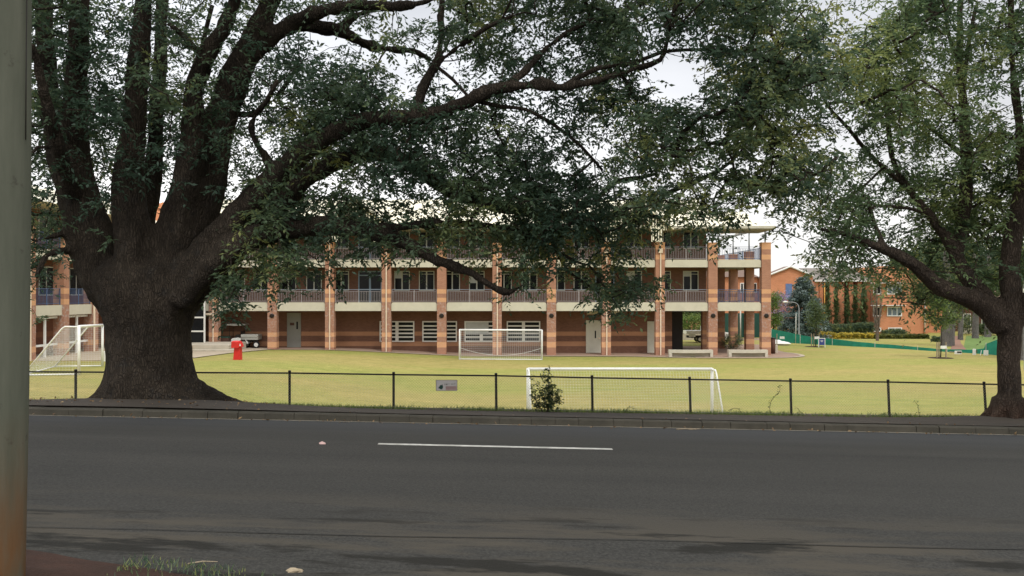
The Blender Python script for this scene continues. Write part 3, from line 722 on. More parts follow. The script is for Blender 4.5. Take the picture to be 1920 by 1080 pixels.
# ---------------------------------------------------------------- roadside things
def power_pole():
    x0, y0 = -2.54, 4.2
    t = empty('power_pole', (x0, y0, ground(x0, y0)), 'thick weathered grey-green pole stained red at its foot, close at the left edge', 'pole')
    m, nt, N, L, b = newmat('weathered_pole', 1., .05)
    v = coords(N, L, (6, 6, .8), 'World'); n = noise(N, L, v, 1.6, 6, .65, .3, .7); v2 = coords(N, L, kind='World')
    col = mix(N, L, n, (.085, .092, .068), (.128, .132, .100))
    n3 = noise(N, L, v2, 7, 6, .7, .62, .72); col = mix(N, L, n3, col, (.06, .055, .045))
    sp = N.new('ShaderNodeSeparateXYZ'); L.new(v2, sp.inputs[0]); r = N.new('ShaderNodeMapRange')
    r.inputs['From Min'].default_value = 4.95; r.inputs['From Max'].default_value = 4.0; L.new(sp.outputs[2], r.inputs[0])
    n2 = noise(N, L, coords(N, L, (4, 4, 1), 'World'), 2, 5, .6, .2, .6); mu = N.new('ShaderNodeMath'); mu.operation = 'MULTIPLY'; L.new(r.outputs[0], mu.inputs[0]); L.new(n2, mu.inputs[1])
    col = mix(N, L, mu.outputs[0], col, (.15, .065, .022)); L.new(col, b.inputs['Base Color']); bump(N, L, b, n, .25, .01)
    mb = MB(); zb = ground(x0, y0)
    rows = [(3.3, -.060), (4.2, -.044), (5.0, -.026), (5.9, -.016), (7.2, -.012), (13, -.01)]
    mb.tube([(x0+dx, y0, z) for z, dx in rows], [.168, .167, .166, .166, .165, .15], 40)
    pbuild(mb, 'pole_shaft', m, t, True)
    mb = MB(); mb.tube([(x0+.158, y0-.02, CZ+.75), (x0+.160, y0-.02, CZ+1.05), (x0+.164, y0-.02, CZ+1.5), (x0+.164, y0-.02, CZ+3)], .0028, 8)
    pbuild(mb, 'earth_wire', M['black'], t, True)
power_pole()

def fence():
    posts = [-268, -62, 142, 345, 543, 738, 930, 1110, 1293, 1482, 1665, 1845, 2022, 2200]
    tops = [691, 692, 693, 694, 695, 698, 700, 704, 707, 710, 712, 716, 719, 723]
    pos = []
    for px, ty in zip(posts, tops):
        d = 20.0
        for _ in range(6): d = 20+.055*X(px, d)
        x = X(px, d); pos.append((x, d, ground(x, d-.02), Z(ty, d)))
    t = empty('chain_link_fence', (pos[6][0], pos[6][1], pos[6][2]), 'low black chain-link fence running the whole way between the road verge and the lawn', 'fence')
    for i, (x, y, z, zt) in enumerate(pos):
        mb = MB(); lean = (.0, .03, .0, 0, .0, 0, .01, .015, .03, .03, .045, .07, .03, 0)[i]
        mb.tube([(x+lean, y, z-.25), (x, y, zt-.03), (x, y, zt-.025), (x, y, zt), (x, y, zt+.008)], [.03, .03, .036, .034, .02], 12)
        pbuild(mb, 'post', M['black'], t, True)
    mb = MB(); mb.tube([(p[0], p[1]-.0, p[3]-.055) for p in pos], .019, 8); pbuild(mb, 'top_rail', M['black'], t, True)
    mb = MB(); mb.tube([(p[0], p[1]-.02, p[2]+.04) for p in pos], .003, 4); 
    # woven wires: two leaning families kinked at each crossing
    def at(s):
        xs = [p[0] for p in pos]; i = min(len(pos)-2, max(0, int(np.searchsorted(xs, s))-1)); a, b = pos[i], pos[i+1]; u = (s-a[0])/(b[0]-a[0])
        return a[1]+(b[1]-a[1])*u-.035, a[2]+(b[2]-a[2])*u+.03, a[3]+(b[3]-a[3])*u-.065
    x = pos[0][0]; pitch = .066; hi = .86
    def strip(a, b, r=.0020):
        a = Vector(a); b = Vector(b); t_ = (b-a).normalized(); nx = t_.cross(Vector((0, 1, 0))).normalized()*r; ny = Vector((0, r, 0))
        mb.add([a-nx, a+ny, a+nx, b-nx, b+ny, b+nx], [(0, 1, 4, 3), (1, 2, 5, 4), (2, 0, 3, 5)])
    while x < pos[-1][0]-hi:
        ya, za, ta = at(x); yb, zb_, tb = at(x+hi*.92)
        strip((x, ya, za), (x+hi*.92, yb, tb)); strip((x, ya+.006, ta), (x+hi*.92, yb+.006, zb_)); x += pitch
    pbuild(mb, 'wire_mesh', M['wire'], t)
fence()

def fence_sign():
    d = 20-.055*1.5-.06; c = P(837.5, 722.5, d)
    t = empty('sign', c, 'small faded rectangular notice with a dark green emblem wired to the fence', 'sign')
    w, h = 39/F*d, 19.5/F*d; mb = MB(); rz = 0
    mb.bbox(c.x-w/2, c.x+w/2, c.y-.004, c.y+.004, c.z-h/2, c.z+h/2, .003)
    pbuild(mb, 'panel', M['sign_face'], t)
    mb = MB(); mb.box(c.x-.02, c.x+w/2-.01, c.y-.007, c.y-.0055, c.z-h/2+.01, c.z-h*.08); pbuild(mb, 'pink_stripe', M['pink'], t)
    mb = MB(); e = .008
    mb.box(c.x-w/2-e, c.x+w/2+e, c.y-.009, c.y-.003, c.z+h/2, c.z+h/2+e*.7); mb.box(c.x-w/2-e, c.x+w/2+e, c.y-.009, c.y-.003, c.z-h/2-e*.7, c.z-h/2)
    mb.box(c.x-w/2-e, c.x-w/2, c.y-.009, c.y-.003, c.z-h/2, c.z+h/2); mb.box(c.x+w/2, c.x+w/2+e*.7, c.y-.009, c.y-.003, c.z-h/2, c.z+h/2)
    pbuild(mb, 'edge', M['brown'], t)
    def at(px, py): p = P(px, py, d); return (p.x, p.z)
    em = [(822,727),(824,724.5),(826,721.5),(828,722.5),(829.5,720),(830,723),(831,725.5),(830,728),(828.5,730),(826,730),(824.5,728.5),(822,728)]
    mb = MB(); mb.prism_y([at(*q) for q in em], c.y-.008, c.y-.0058); pbuild(mb, 'emblem', M['darkgreen'], t)
    mb = MB()
    def seg(x0, y0, x1, y1): a = at(x0, y0); b = at(x1, y1); mb.box(min(a[0], b[0]), max(a[0], b[0]), c.y-.0078, c.y-.0056, min(a[1], b[1]), max(a[1], b[1]))
    # lettering as far as it can be made out
    seg(833.6,719.8,835,720.4); seg(834,719.2,834.6,722); seg(837,719.2,837.7,722); seg(837.7,720,838.8,721); seg(838.2,719.3,838.9,721.6)
    seg(840.5,719.6,843,720.1); seg(846,719,846.6,720.8); seg(846.6,720.0,847.4,720.5); seg(848.4,719,849,720.8); seg(849,720.3,850.2,720.8); seg(852,719,852.6,720.6); seg(852.6,719,853.8,719.6)
    seg(835,725.6,853,725.9); seg(836,727.6,853,727.9)
    pbuild(mb, 'lettering', M['black'], t)
fence_sign()

def goal(name_label, a, b, net_dir, h, dt, dbm, r=.05, group=None, sag=False, cell=.11, rw=.0028, front_bar=False):
    """a, b: feet of the posts; net_dir: unit vector towards the back"""
    a = Vector(a); b = Vector(b); nd = Vector(net_dir).normalized(); up = Vector((0, 0, 1))
    t = empty('football_goal', (a+b)/2, name_label, 'goal', group)
    for p in (a, b):
        mb = MB(); mb.tube([p-up*.02, p+up*(h+r*.6)], r, 12); pbuild(mb, 'post', M['whitegoal'], t, True)
    mb = MB(); mb.tube([a+up*h, b+up*h], r*.98, 12); pbuild(mb, 'crossbar', M['whitegoal'], t, True)
    for p in (a, b):
        q1 = p+up*h+nd*dt; q2 = p+nd*dbm+up*.04
        mb = MB(); mb.tube([p+up*(h-.02), q1-nd*.12, q1-up*.10+nd*.02, q2], r*.55, 8); mb.tube([p+up*.04, q2], r*.55, 8)
        pbuild(mb, 'side_frame', M['whitegoal'], t, True)
    mb = MB(); mb.tube([a+nd*dbm+up*.04, b+nd*dbm+up*.04], r*.55, 8); pbuild(mb, 'ground_bar', M['whitegoal'], t, True)
    if front_bar:
        mb = MB(); mb.tube([a+up*.05, b+up*.05], r*.7, 8); pbuild(mb, 'front_bar', M['whitegoal'], t, True)
    mb = MB(); ax = (b-a); W = ax.length; ax.normalize(); n = int(W/cell)
    q1 = lambda s: a+ax*s+up*(h-.03)+nd*dt; q2 = lambda s: a+ax*s+nd*dbm+up*.05
    def ln(p, q): mb.tube([p, q], rw, 3, False)
    for i in range(n+1):
        s = W*i/n; ln(q1(s), q2(s)); ln(a+ax*s+up*h, q1(s))
    ln_n = int((q1(0)-q2(0)).length/cell)
    for j in range(ln_n+1):
        u = j/ln_n; pa = q1(0).lerp(q2(0), u); pb = q1(W).lerp(q2(W), u); ln(pa, pb)
        for p, e in ((a, 0), (b, W)):
            zf = q1(e).lerp(q2(e), u); ln(Vector((p.x, p.y, zf.z)), zf)
    for p in (a, b):
        m_ = int(dbm/cell)
        for k in range(1, m_):
            u = k/m_; top = h if u*dbm < dt else h*(1-(u*dbm-dt)/max(.01, dbm-dt)); ln(p+nd*(u*dbm)+up*.03, p+nd*(u*dbm)+up*top)
    pbuild(mb, 'net', M['net'], t)
    if sag:
        mb = MB(); pts = [a+ax*(W*k/24)+nd*(dbm*.6)+up*(.35+.62*((k-12)/12)**2) for k in range(25)]; mb.tube(pts, .014, 5)
        pbuild(mb, 'net_rope', M['whitegoal'], t, True)
    return t
GG = 'football goals on the lawn'
def on(px, d, dz=0): p = GD(px, d); p.z += dz; return p
na, nb = P(990, 549, 33.5), P(1335, 549, 33.5)
for q in (na, nb): q.z = Z(692, 33.5)-2.44
goal('white full-size football goal standing nearest, just beyond the chain-link fence', na, nb, (.06, -1, 0), 2.44, .55, 1.9, .06, GG)
fa, fb = on(862, 70.6), on(1016, 70.6)
goal('white football goal farthest off, in front of the brick pillars of the long building', fa, fb, (0, -1, 0), 2.40, .25, .75, .075, GG, True, .16, .006, False)
la, lb = on(148, 41.5), Vector((X(192, 48.8), 48.8, ground(X(192, 48.8), 48.8)))
goal('white football goal seen side-on between the grey pole and the huge tree', la, lb, (-1, -.18, 0), 2.36, .75, 2.5, .07, GG, False, .14, .0028)

# roadside shrub and weeds
def shrub():
    base = GD(1024, 19.75)
    t = empty('shrub', base, 'small dark bushy shrub with one tall spike growing against the chain-link fence', 'shrub')
    rng = np.random.default_rng(2); mb = MB(); cl = []; d = 19.75
    for px, py, n in ((1028,692,3),(1030,705,3),(1026,712,4),(1032,722,5),(1024,728,6),(1006,718,2),(1004,728,3),(1036,735,7),(1018,738,8),(1045,738,4),(1008,746,6),(1028,748,9),(1044,752,6),(1014,756,8),(1034,760,8),(1002,745,3),(1050,748,3),(1024,764,7),(1010,762,5)):
        for _ in range(n):
            q = P(px+rng.normal(0, 4), py+rng.normal(0, 4), d+rng.normal(0, .12)); cl.append(q)
    stems = []
    for px, py in ((1028,690),(1004,716),(1046,736),(1016,730),(1036,726),(1002,744)):
        e = P(px, py, d); p = [base+Vector((rng.normal(0, .04), 0, -.05)), base.lerp(e, .5)+Vector((rng.normal(0, .05), rng.normal(0, .05), .03)), e]; mb.tube(p, [.012, .008, .004], 5); stems += catmull(p, [1]*3, .06)[0]
    twigs(mb, stems, np.array([tuple(c) for c in cl]), rng, .002, 1)
    pbuild(mb, 'stem', M['bark'], t)
    leaf_object('foliage', [leaves(np.array([tuple(c) for c in cl]), .045, 15, .062, .034, rng, rng.uniform(0, .45, len(cl)), .1)], M['leaf_c'], t, tuple(base))
shrub()
def weed(pts, label, seed, leaf=.05, grp='weeds along the fence'):
    rng = np.random.default_rng(seed); base = GD(pts[0][0], 19.9+.055*X(pts[0][0], 20)); d = base.y
    t = empty('weed', base, label, 'weed', grp); mb = MB(); w = [base]+[P(a, b, d+rng.normal(0, .05)) for a, b in pts[1:]]
    pp, rr = catmull(w, [.007]+[.004]*(len(w)-1), .05); mb.tube(pp, rr, 4); pbuild(mb, 'stem', M['bark'], t)
    c = np.array([tuple(q) for q in pp[2:]])
    leaf_object('foliage', [leaves(c, .02, 3, leaf, leaf*.5, rng, None, 0)], M['leaf_a'], t, tuple(base))
weed([(1446,778),(1443,765),(1446,752),(1452,744),(1461,735),(1463,722)], 'thin leafy sapling shoot climbing the fence just left of a black post', 1)
weed([(1725,782),(1722,770),(1721,760),(1716,755)], 'sparse single weed stem growing through the fence near the right-hand tree', 2)
weed([(1195,776),(1190,766),(1180,764),(1172,772)], 'low arching dry weed at the foot of the fence behind the near goal net', 3, .04)
weed([(1392,779),(1386,768),(1378,765),(1366,770)], 'low straggling weed at the foot of the fence beside the near goal leg', 4, .04)
weed([(1497,780),(1500,772),(1494,764)], 'short bent weed right of the fence post past the near goal', 5, .04)

def grass_strip():
    rng = np.random.default_rng(21); n = 15000
    x = rng.uniform(-14, 17, n); y = 20+.055*x+rng.normal(.05, .22, n); keep = (np.abs(x+7.9) > 1.6) | (rng.random(n) < .3); x = x[keep]; y = y[keep]
    cl = mnoise; z = np.array([ground(a, b) for a, b in zip(x, y)])
    dens = np.array([mnoise.noise(Vector((a*.9, b*2, 0))) for a, b in zip(x, y)]); k = dens+rng.normal(0, .2, len(x)) > -.12; x, y, z = x[k], y[k], z[k]; n = len(x)
    h = rng.uniform(.03, .10, n); a = rng.uniform(0, 2*np.pi, n); w = .006
    c = np.stack([x, y, z], 1); dx = np.stack([np.cos(a), np.sin(a), 0*a], 1)
    lean = np.stack([rng.normal(0, .4, n), rng.normal(0, .4, n), np.ones(n)], 1)*h[:, None]
    v = np.empty((n, 4, 3)); v[:, 0] = c-dx*w; v[:, 1] = c+dx*w; v[:, 2] = c+lean+dx*w*.2; v[:, 3] = c+lean-dx*w*.2
    o = leaf_object('grass', [(v.reshape(-1, 3), rng.uniform(0, 1, n))], M['leaf_sap']); tag(o, 'short ragged green grass along the foot of the fence', 'grass', kind='stuff')
grass_strip()

def near_bank():
    # red soil bank running off at the lower left, with tufts and a stick
    mb = MB(); vs = []; edge = [(-6, 5.6), (-3.6, 5.45), (-2.9, 5.2), (-2.3, 5.05), (-1.9, 4.93), (-1.5, 4.85), (-1.15, 4.72), (-.7, 4.55), (.5, 4.3), (6, 3.9)]
    xs = np.arange(-6, 6.01, .12); ny = 22
    def ey(x): return float(np.interp(x, [e[0] for e in edge], [e[1] for e in edge]))
    for j in range(ny):
        u = j/(ny-1)
        for x in xs:
            y = ey(x)+.05*mnoise.noise(Vector((x*3, 0, 0)))-u*3.2
            z = ground(x, y)+.012+.10*sm(u*4)+.05*u+.035*mnoise.noise(Vector((x*3, y*3, 1)))*sm(u*5)+.02*mnoise.noise(Vector((x*11, y*11, 1)))*sm(u*5)
            if j == 0: z = ground(x, y)-.01
            vs.append((float(x), y, z))
    n = len(xs); mb.add(vs, [(j*n+i, (j+1)*n+i, (j+1)*n+i+1, j*n+i+1) for j in range(ny-1) for i in range(n-1)])
    tag(mb.build('soil_bank', M['redsoil'], smooth=True), kind='structure')
    rng = np.random.default_rng(4); n = 1700; x = rng.uniform(-2.2, -.9, n); y = np.array([ey(a) for a in x])+rng.uniform(-.5, -.02, n)
    k = np.array([mnoise.noise(Vector((a*2.5, b*2.5, 5))) for a, b in zip(x, y)])+rng.normal(0, .15, n)-np.abs(x+1.5)*.25 > -.08; x, y = x[k], y[k]; n = len(x)
    z = np.array([ground(a, b) for a, b in zip(x, y)])+.05
    h = rng.uniform(.015, .045, n); a = rng.uniform(0, 6.28, n); c = np.stack([x, y, z], 1); dx = np.stack([np.cos(a), np.sin(a), 0*a], 1)*.004
    lean = np.stack([rng.normal(0, .5, n), rng.normal(0, .5, n), np.ones(n)], 1)*h[:, None]
    v = np.empty((n, 4, 3)); v[:, 0] = c-dx; v[:, 1] = c+dx; v[:, 2] = c+lean+dx*.2; v[:, 3] = c+lean-dx*.2
    tag(leaf_object('grass', [(v.reshape(-1, 3), rng.uniform(0, 1, n))], M['leaf_a']), 'low tufts of green grass on the red soil edge at the bottom left', 'grass', kind='stuff')
    def stick(px, py, dx, dy, r, label, col='stick', g=None):
        p = G(px, py); e = MB(); q = p+Vector((0, 0, r+.03 if py > 1060 else r))
        e.tube([q, q+Vector((dx*.5, dy*.5, .008)), q+Vector((dx, dy, .0))], [r, r*.9, r*.5], 6)
        o = e.build('stick', M[col], None, True, tuple(p)); o.location = p; tag(o, label, 'stick', g)
    stick(352, 1072, .16, .04, .005, 'pale dry stick lying on the red soil at the bottom left')
    stick(1268, 806, .45, .02, .012, 'dead stick lying in the far gutter right of the near goal', 'stick')
    stick(1128, 799, .30, .03, .008, 'thin pale stick lying in the far gutter near the middle', 'stick')
    def lump(px, py, sx, sy, sz, name, label, cat, mat, seed):
        p = G(px, py); e = MB(); vs = []; fs = []; nu, nv = 12, 7
        for j in range(nv):
            ph = math.pi*j/(nv-1)-math.pi/2
            for i in range(nu):
                th = 2*math.pi*i/nu; q = Vector((math.cos(th)*math.cos(ph), math.sin(th)*math.cos(ph), math.sin(ph)))
                k = 1+.35*mnoise.noise(q*1.6+Vector((seed, 0, 0))); vs.append((q.x*sx*k, q.y*sy*k, max(-.1*sz, q.z*sz*k)+sz*.1))
        for j in range(nv-1):
            for i in range(nu): fs.append((j*nu+i, j*nu+(i+1)%nu, (j+1)*nu+(i+1)%nu, (j+1)*nu+i))
        e.add(vs, fs); o = e.build(name, mat, None, False); o.location = p; tag(o, label, cat)
    lump(604, 833, .045, .03, .03, 'crumpled_paper', 'crumpled pale scrap lying on the road left of the lane stripe', 'litter', M['pink'], 1)
    lump(236, 746, .14, .1, .07, 'rock', 'rounded pale rock on the soil against the huge tree\'s roots', 'rock', M['bark_pale'], 3)
    lump(1296, 806, .10, .03, .02, 'torn_leaf_litter', 'pale yellowish clump of torn bark in the far gutter', 'litter', M['stick'], 6)
    lump(552, 1077, .055, .03, .02, 'rock', 'small tan stone at the very bottom edge of the road beside the grass tufts', 'rock', M['stick'], 9)
near_bank()
def fallen():
    rng = np.random.default_rng(77); n = 420
    x = np.concatenate([rng.uniform(-14, 14, 300), rng.uniform(-11, -5, 120)]); y = np.concatenate([16.25+.055*x[:300]+np.abs(rng.normal(0, .25, 300))*np.sign(rng.uniform(-1, .6, 300)), rng.uniform(16.6, 18.5, 120)])
    c = np.array([(a, b, ground(a, b)+.02) for a, b in zip(x, y)])
    v, t = leaves(c, .01, 1, .07, .04, rng, None, 0, .3); tag(leaf_object('fallen_leaves', [(v, t)], M['leaf_fall']), 'dry fallen leaves scattered along the kerb and verge', 'leaves', kind='stuff')
M['leaf_fall'] = leafmat('dry_leaf', (.12, .07, .035), (.24, .15, .07), (.38, .27, .13), .1)
fallen()

# ---------------------------------------------------------------- long school building
D = 75.0; WY = 77.6
PX = [184, 292, 400, 510, 618, 724, 828, 932, 1034, 1137, 1238, 1337, 1437]
PXX = [X(p, D) for p in PX]
Z1a, Z1b, Z2a, Z2b = 3.90, 4.66, 7.75, 8.42      # floor-edge beams
def window(th, x0, x1, z0, z1, y, ncol, transom=None, frame='frame', glass='glass', t=.07, rows=None, mid=None):
    f = MB()
    f.box(x0, x1, y-.06, y+.02, z1-t, z1); f.box(x0, x1, y-.06, y+.02, z0, z0+t)
    f.box(x0, x0+t, y-.06, y+.02, z0+t, z1-t); f.box(x1-t, x1, y-.06, y+.02, z0+t, z1-t)
    for k in range(1, ncol):
        xc = x0+(x1-x0)*k/ncol; m = mid or t*.8; f.box(xc-m/2, xc+m/2, y-.055, y+.02, z0+t, z1-t)
    zs = [transom] if transom else []
    if rows: zs += [z0+(z1-z0)*k/rows for k in range(1, rows)]
    for zz in zs:
        xs = [x0+t]+[x0+(x1-x0)*k/ncol for k in range(1, ncol)]+[x1-t]
        for k in range(len(xs)-1):
            m = (mid or t*.8)/2; f.box(xs[k]+(m if k else 0), xs[k+1]-(m if k < len(xs)-2 else 0), y-.05, y+.02, zz-t*.35, zz+t*.35)
    fo = pbuild(f, 'window', M[frame], th)
    g = MB(); g.box(x0+t*.5, x1-t*.5, y-.02, y+.03, z0+t*.5, z1-t*.5); go = pbuild(g, 'pane', M[glass], th); go.parent = fo
    return fo
def louvre(th, x0, x1, z0, z1, y, blind=False):
    f = MB(); t = .11
    f.box(x0, x1, y-.10, y+.02, z1-t, z1); f.box(x0, x1, y-.10, y+.02, z0, z0+t); f.box(x0, x0+t, y-.10, y+.02, z0+t, z1-t); f.box(x1-t, x1, y-.10, y+.02, z0+t, z1-t)
    xc = (x0+x1)/2; f.box(xc-.14, xc+.14, y-.10, y+.02, z0+t, z1-t)
    fo = pbuild(f, 'louvre_window', M['white'], th)
    s = MB(); n = 5; H = z1-z0-2*t
    for k in range(1, n):
        zc = z0+t+H*k/n
        for a, b in ((x0+t, xc-.14), (xc+.14, x1-t)): s.box(a, b, y-.085, y-.02, zc-.065, zc+.065)
    so = pbuild(s, 'slat', M['white'], th); so.parent = fo
    g = MB(); g.box(x0+.05, x1-.05, y-.015, y+.03, z0+.05, z1-.05); go = pbuild(g, 'pane', M['glass'], th); go.parent = fo
    if blind:
        bl = MB(); bl.box(x0+t, x0+t+(x1-x0)*.68, y-.115, y-.103, z0+t+H*.35, z1-t); bo = pbuild(bl, 'blind', M['greyboard'], th); bo.parent = fo
M['greyboard'] = plain('grey_board', (.50, .52, .50), .6, .08)
def railing(th, x0, x1, y, zb, h=1.12, blue=False, sp=.145, along='x', yo=None):
    r = MB(); 
    if along == 'x':
        r.box(x0, x1, y-.015, y+.015, zb+.10, zb+.14); r.box(x0, x1, y-.012, y+.012, zb+h-.19, zb+h-.16)
        n = int((x1-x0)/sp)
        for k in range(n+1):
            xx = x0+.02+(x1-x0-.04)*k/n; r.box(xx-.014, xx+.014, y-.010, y+.010, zb+.141, zb+h-.191)
        for k in (0, .5, 1):
            xx = x0+.03+(x1-x0-.06)*k; r.box(xx-.028, xx+.028, y-.028, y+.028, zb, zb+h-.041)
        t_ = MB(); t_.box(x0, x1, y-.035, y+.035, zb+h-.04, zb+h)
    else:
        r.box(y-.015, y+.015, x0, x1, zb+.10, zb+.14); n = int((x1-x0)/sp)
        for k in range(n+1):
            xx = x0+.02+(x1-x0-.04)*k/n; r.box(y-.010, y+.010, xx-.014, xx+.014, zb+.141, zb+h-.05)
        for k in (0, .5, 1):
            xx = x0+.03+(x1-x0-.06)*k; r.box(y-.028, y+.028, xx-.028, xx+.028, zb, zb+h-.041)
        t_ = MB(); t_.box(y-.035, y+.035, x0, x1, zb+h-.04, zb+h)
    ro = pbuild(r, 'railing', M['rail_blue' if blue else 'rail'], th); to = pbuild(t_, 'handrail', M['rail_blue' if blue else 'rail_top'], th); to.parent = ro
def downpipe(th, x, y, z0, z1, r=.055):
    m = MB(); m.tube([(x, y-r, z0), (x, y-r, z1)], r, 8)
    for zz in (z0+1.2, z0+3.6, z0+6): 
        if zz < z1: m.box(x-.09, x+.09, y-.03, y+.0, zz, zz+.05)
    return m
def wall_lamp(th, x, y, z):
    m = MB(); m.tube([(x, y+.02, z), (x, y-.05, z)], [.20, .20], 14); m.tube([(x, y-.05, z), (x, y-.11, z)], [.2, .13], 14)
    for k in (-.06, .06): m.box(x-.21, x+.21, y-.125, y-.05, z+k-.012, z+k+.012)
    pbuild(m, 'wall_lamp', M['black'], th)

def school():
    th = empty('school_building', (0, D, 0), 'long three-storey brick school with banded pillars, cream balcony beams and pale metal roof', 'building')
    xl = -31.0; xe = PXX[11]; xw = 14.55
    # rear wall
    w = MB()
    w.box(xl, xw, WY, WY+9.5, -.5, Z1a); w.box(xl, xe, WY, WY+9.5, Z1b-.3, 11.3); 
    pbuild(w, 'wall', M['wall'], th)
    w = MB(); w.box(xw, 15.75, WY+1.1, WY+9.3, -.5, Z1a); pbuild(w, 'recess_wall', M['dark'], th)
    # pillars
    for i, x in enumerate(PXX):
        base = ground(x, D)-.4; m = MB(); w2 = .40
        m.box(x-w2, x+w2, D, D+.75, base, 9.86); m.box(x-w2-.03, x+w2+.03, D-.03, D+.78, 9.86, 9.93)
        po = pbuild(m, 'pillar', M['pillar'], th)
    for i, x in enumerate(PXX):
        if PX[i] in (400, 618, 724, 932, 1137, 1238):
            m = downpipe(th, x+(.02 if i > 3 else 0), D-.03, ground(x, D)-.05, 9.2 if PX[i] > 1100 else 9.95)
            if PX[i] > 1100: m.bbox(x-.19, x+.19, D-.2, D-.035, 9.0, 9.4, .03); m.tube([(x-.02, D-.1, 9.4), (x-.02, D-.1, 11.1)], .05, 8)
            if PX[i] == 400: m.box(x-.62, x-.05, D-.14, D-.06, 3.55, 3.72)
            pbuild(m, 'downpipe', M['pipe'], th)
        elif PX[i] > 450: wall_lamp(th, x, D, Z(592, D))
    # beams, slabs, railings bay by bay
    for i in range(len(PXX)-1):
        a, b = PXX[i]+.43, PXX[i+1]-.43; last = i == len(PXX)-2
        for za, zb in ((Z1a, Z1b), (Z2a, Z2b)):
            m = MB(); c = .16
            m.prism_y([(a, za), (b, za), (b, zb-c), (b-c*.4, zb-c*.3), (b-c, zb), (a+c, zb), (a+c*.4, zb-c*.3), (a, zb-c)], D+.12, D+.36)
            pbuild(m, 'balcony_beam', M['cream'], th)
            railing(th, a+.02, b-.02, D+.24, zb-.02, 1.16, last)
    xr = PXX[-1]+.3
    for za in (Z1a, Z2a):
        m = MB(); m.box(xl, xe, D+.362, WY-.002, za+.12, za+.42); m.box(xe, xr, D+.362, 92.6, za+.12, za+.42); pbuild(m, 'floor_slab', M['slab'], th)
        m = MB(); m.box(xr+.002, xr+.2, D+.80, 92.6, za, za+.72); pbuild(m, 'end_beam', M['cream'], th)
        railing(th, D+.9, 92.3, xr+.05, za+.70, 1.16, True, .16, 'y')
    # end verandah columns
    for k, dd in enumerate((80.4, 86.2, 92.0)):
        m = MB(); x = PXX[-1]; m.box(x-.40, x+.36, dd-.4, dd+.35, -.3, 9.3); m.box(x-.43, x+.39, dd-.43, dd+.38, 9.3, 9.37); pbuild(m, 'end_pillar', M['pillar'], th)
    for (px, dd, zt) in ((1323, 79.6, Z1a+.1), (1351, 84.2, 9.2)):
        m = MB(); x = X(px, dd); m.box(x-.36, x+.36, dd-.3, dd+.4, -.3, zt); pbuild(m, 'inner_pillar', M['pillar'], th)
    # roof posts over the open terrace
    for dd in (75.3, 80.4, 86.2, 92.0):
        m = MB(); m.cyl((PXX[-1]-.02, dd), .07, 9.3, 11.25, 8); pbuild(m, 'roof_post', M['steel'], th, True)
    m = MB(); m.cyl((PXX[11]+.05, 75.35), .06, 9.9, 11.2, 8); pbuild(m, 'roof_post', M['steel'], th, True)
    # hipped roof with fascia gutter
    ex0, ex1, ey0, ey1, ze, zr = xl-.5, 18.3, 74.1, 93.2, 11.28, 14.5
    r = MB(); yc = (ey0+ey1)/2-1.2; rx1 = 18.0
    v = [(ex0, ey0, ze), (ex1, ey0, ze), (ex1, ey1, ze), (ex0, ey1, ze), (ex0, yc, zr), (rx1, yc, zr)]
    v += [(a, b, c-.12) for a, b, c in v[:4]]
    r.add(v, [(0, 1, 5, 4), (1, 2, 5), (2, 3, 4, 5), (3, 0, 4), (9, 8, 7, 6), (0, 6, 7, 1), (1, 7, 8, 2), (2, 8, 9, 3), (3, 9, 6, 0)])
    # standing seams
    for k in range(90):
        xx = ex0+.6*k+.3
        if xx < rx1-.3: r.tube([(xx, ey0+.02, ze+.012), (xx, yc, zr+.012)], .018, 3, False)
    ye = 78.4; zt = ze+(zr-ze)*(ye-ey0)/(yc-ey0); xq = 22.75
    r.add([(18.301, ey0, ze), (xq, ey0, ze), (21.2, ye, zt), (18.301, ye, zt), (18.301, ye+.4, ze), (xq, ye+.4, ze), (18.301, ey0, ze-.12), (xq, ey0, ze-.12), (xq, ye+.4, ze-.12), (18.301, ye+.4, ze-.12)],
          [(0, 1, 2, 3), (1, 5, 2), (2, 5, 4, 3), (0, 3, 4), (0, 6, 7, 1), (1, 7, 8, 5), (9, 8, 7, 6), (5, 8, 9, 4), (0, 4, 9, 6)])
    for k in range(7): xx = 18.6+.6*k; u = min(1, max(.05, (xq-xx)/(xq-21.2))); r.tube([(xx, ey0+.02, ze+.012), (xx, ey0+(ye-ey0)*u, ze+(zt-ze)*u+.012)], .018, 3, False)
    pbuild(r, 'roof', M['roof'], th)
    m = MB(); m.box(PXX[-1]-.1, PXX[-1]+.06, 79, 92.3, 11.15, 11.32); m.box(18.35, PXX[-1]-.101, 86.1, 86.25, 11.17, 11.3); pbuild(m, 'edge_beam', M['steel'], th)
    for (a, b_, dd) in ((1379, 1400, 84.), (1352, 1366, 86.)):
        m = MB(); m.prism_y([(X(a, dd), Z(440, dd)), (X(b_, dd), Z(436, dd)), (X(b_, dd), Z(429, dd)), (X(a, dd), Z(430, dd))], dd, dd+.08); pbuild(m, 'hanging_panel', M['slab2'], th)
    g = MB(); g.box(ex0, xq+.10, ey0-.14, ey0-.01, ze-.20, ze+.02); pbuild(g, 'gutter', M['steel2'], th)
    # soffit
    s = MB(); s.box(ex0+.1, ex1-.05, ey0+.02, WY-.01, ze-.30, ze-.14); s.box(ex1-.049, xq-.05, ey0+.02, ye+.3, ze-.30, ze-.14); pbuild(s, 'soffit', M['slab'], th)
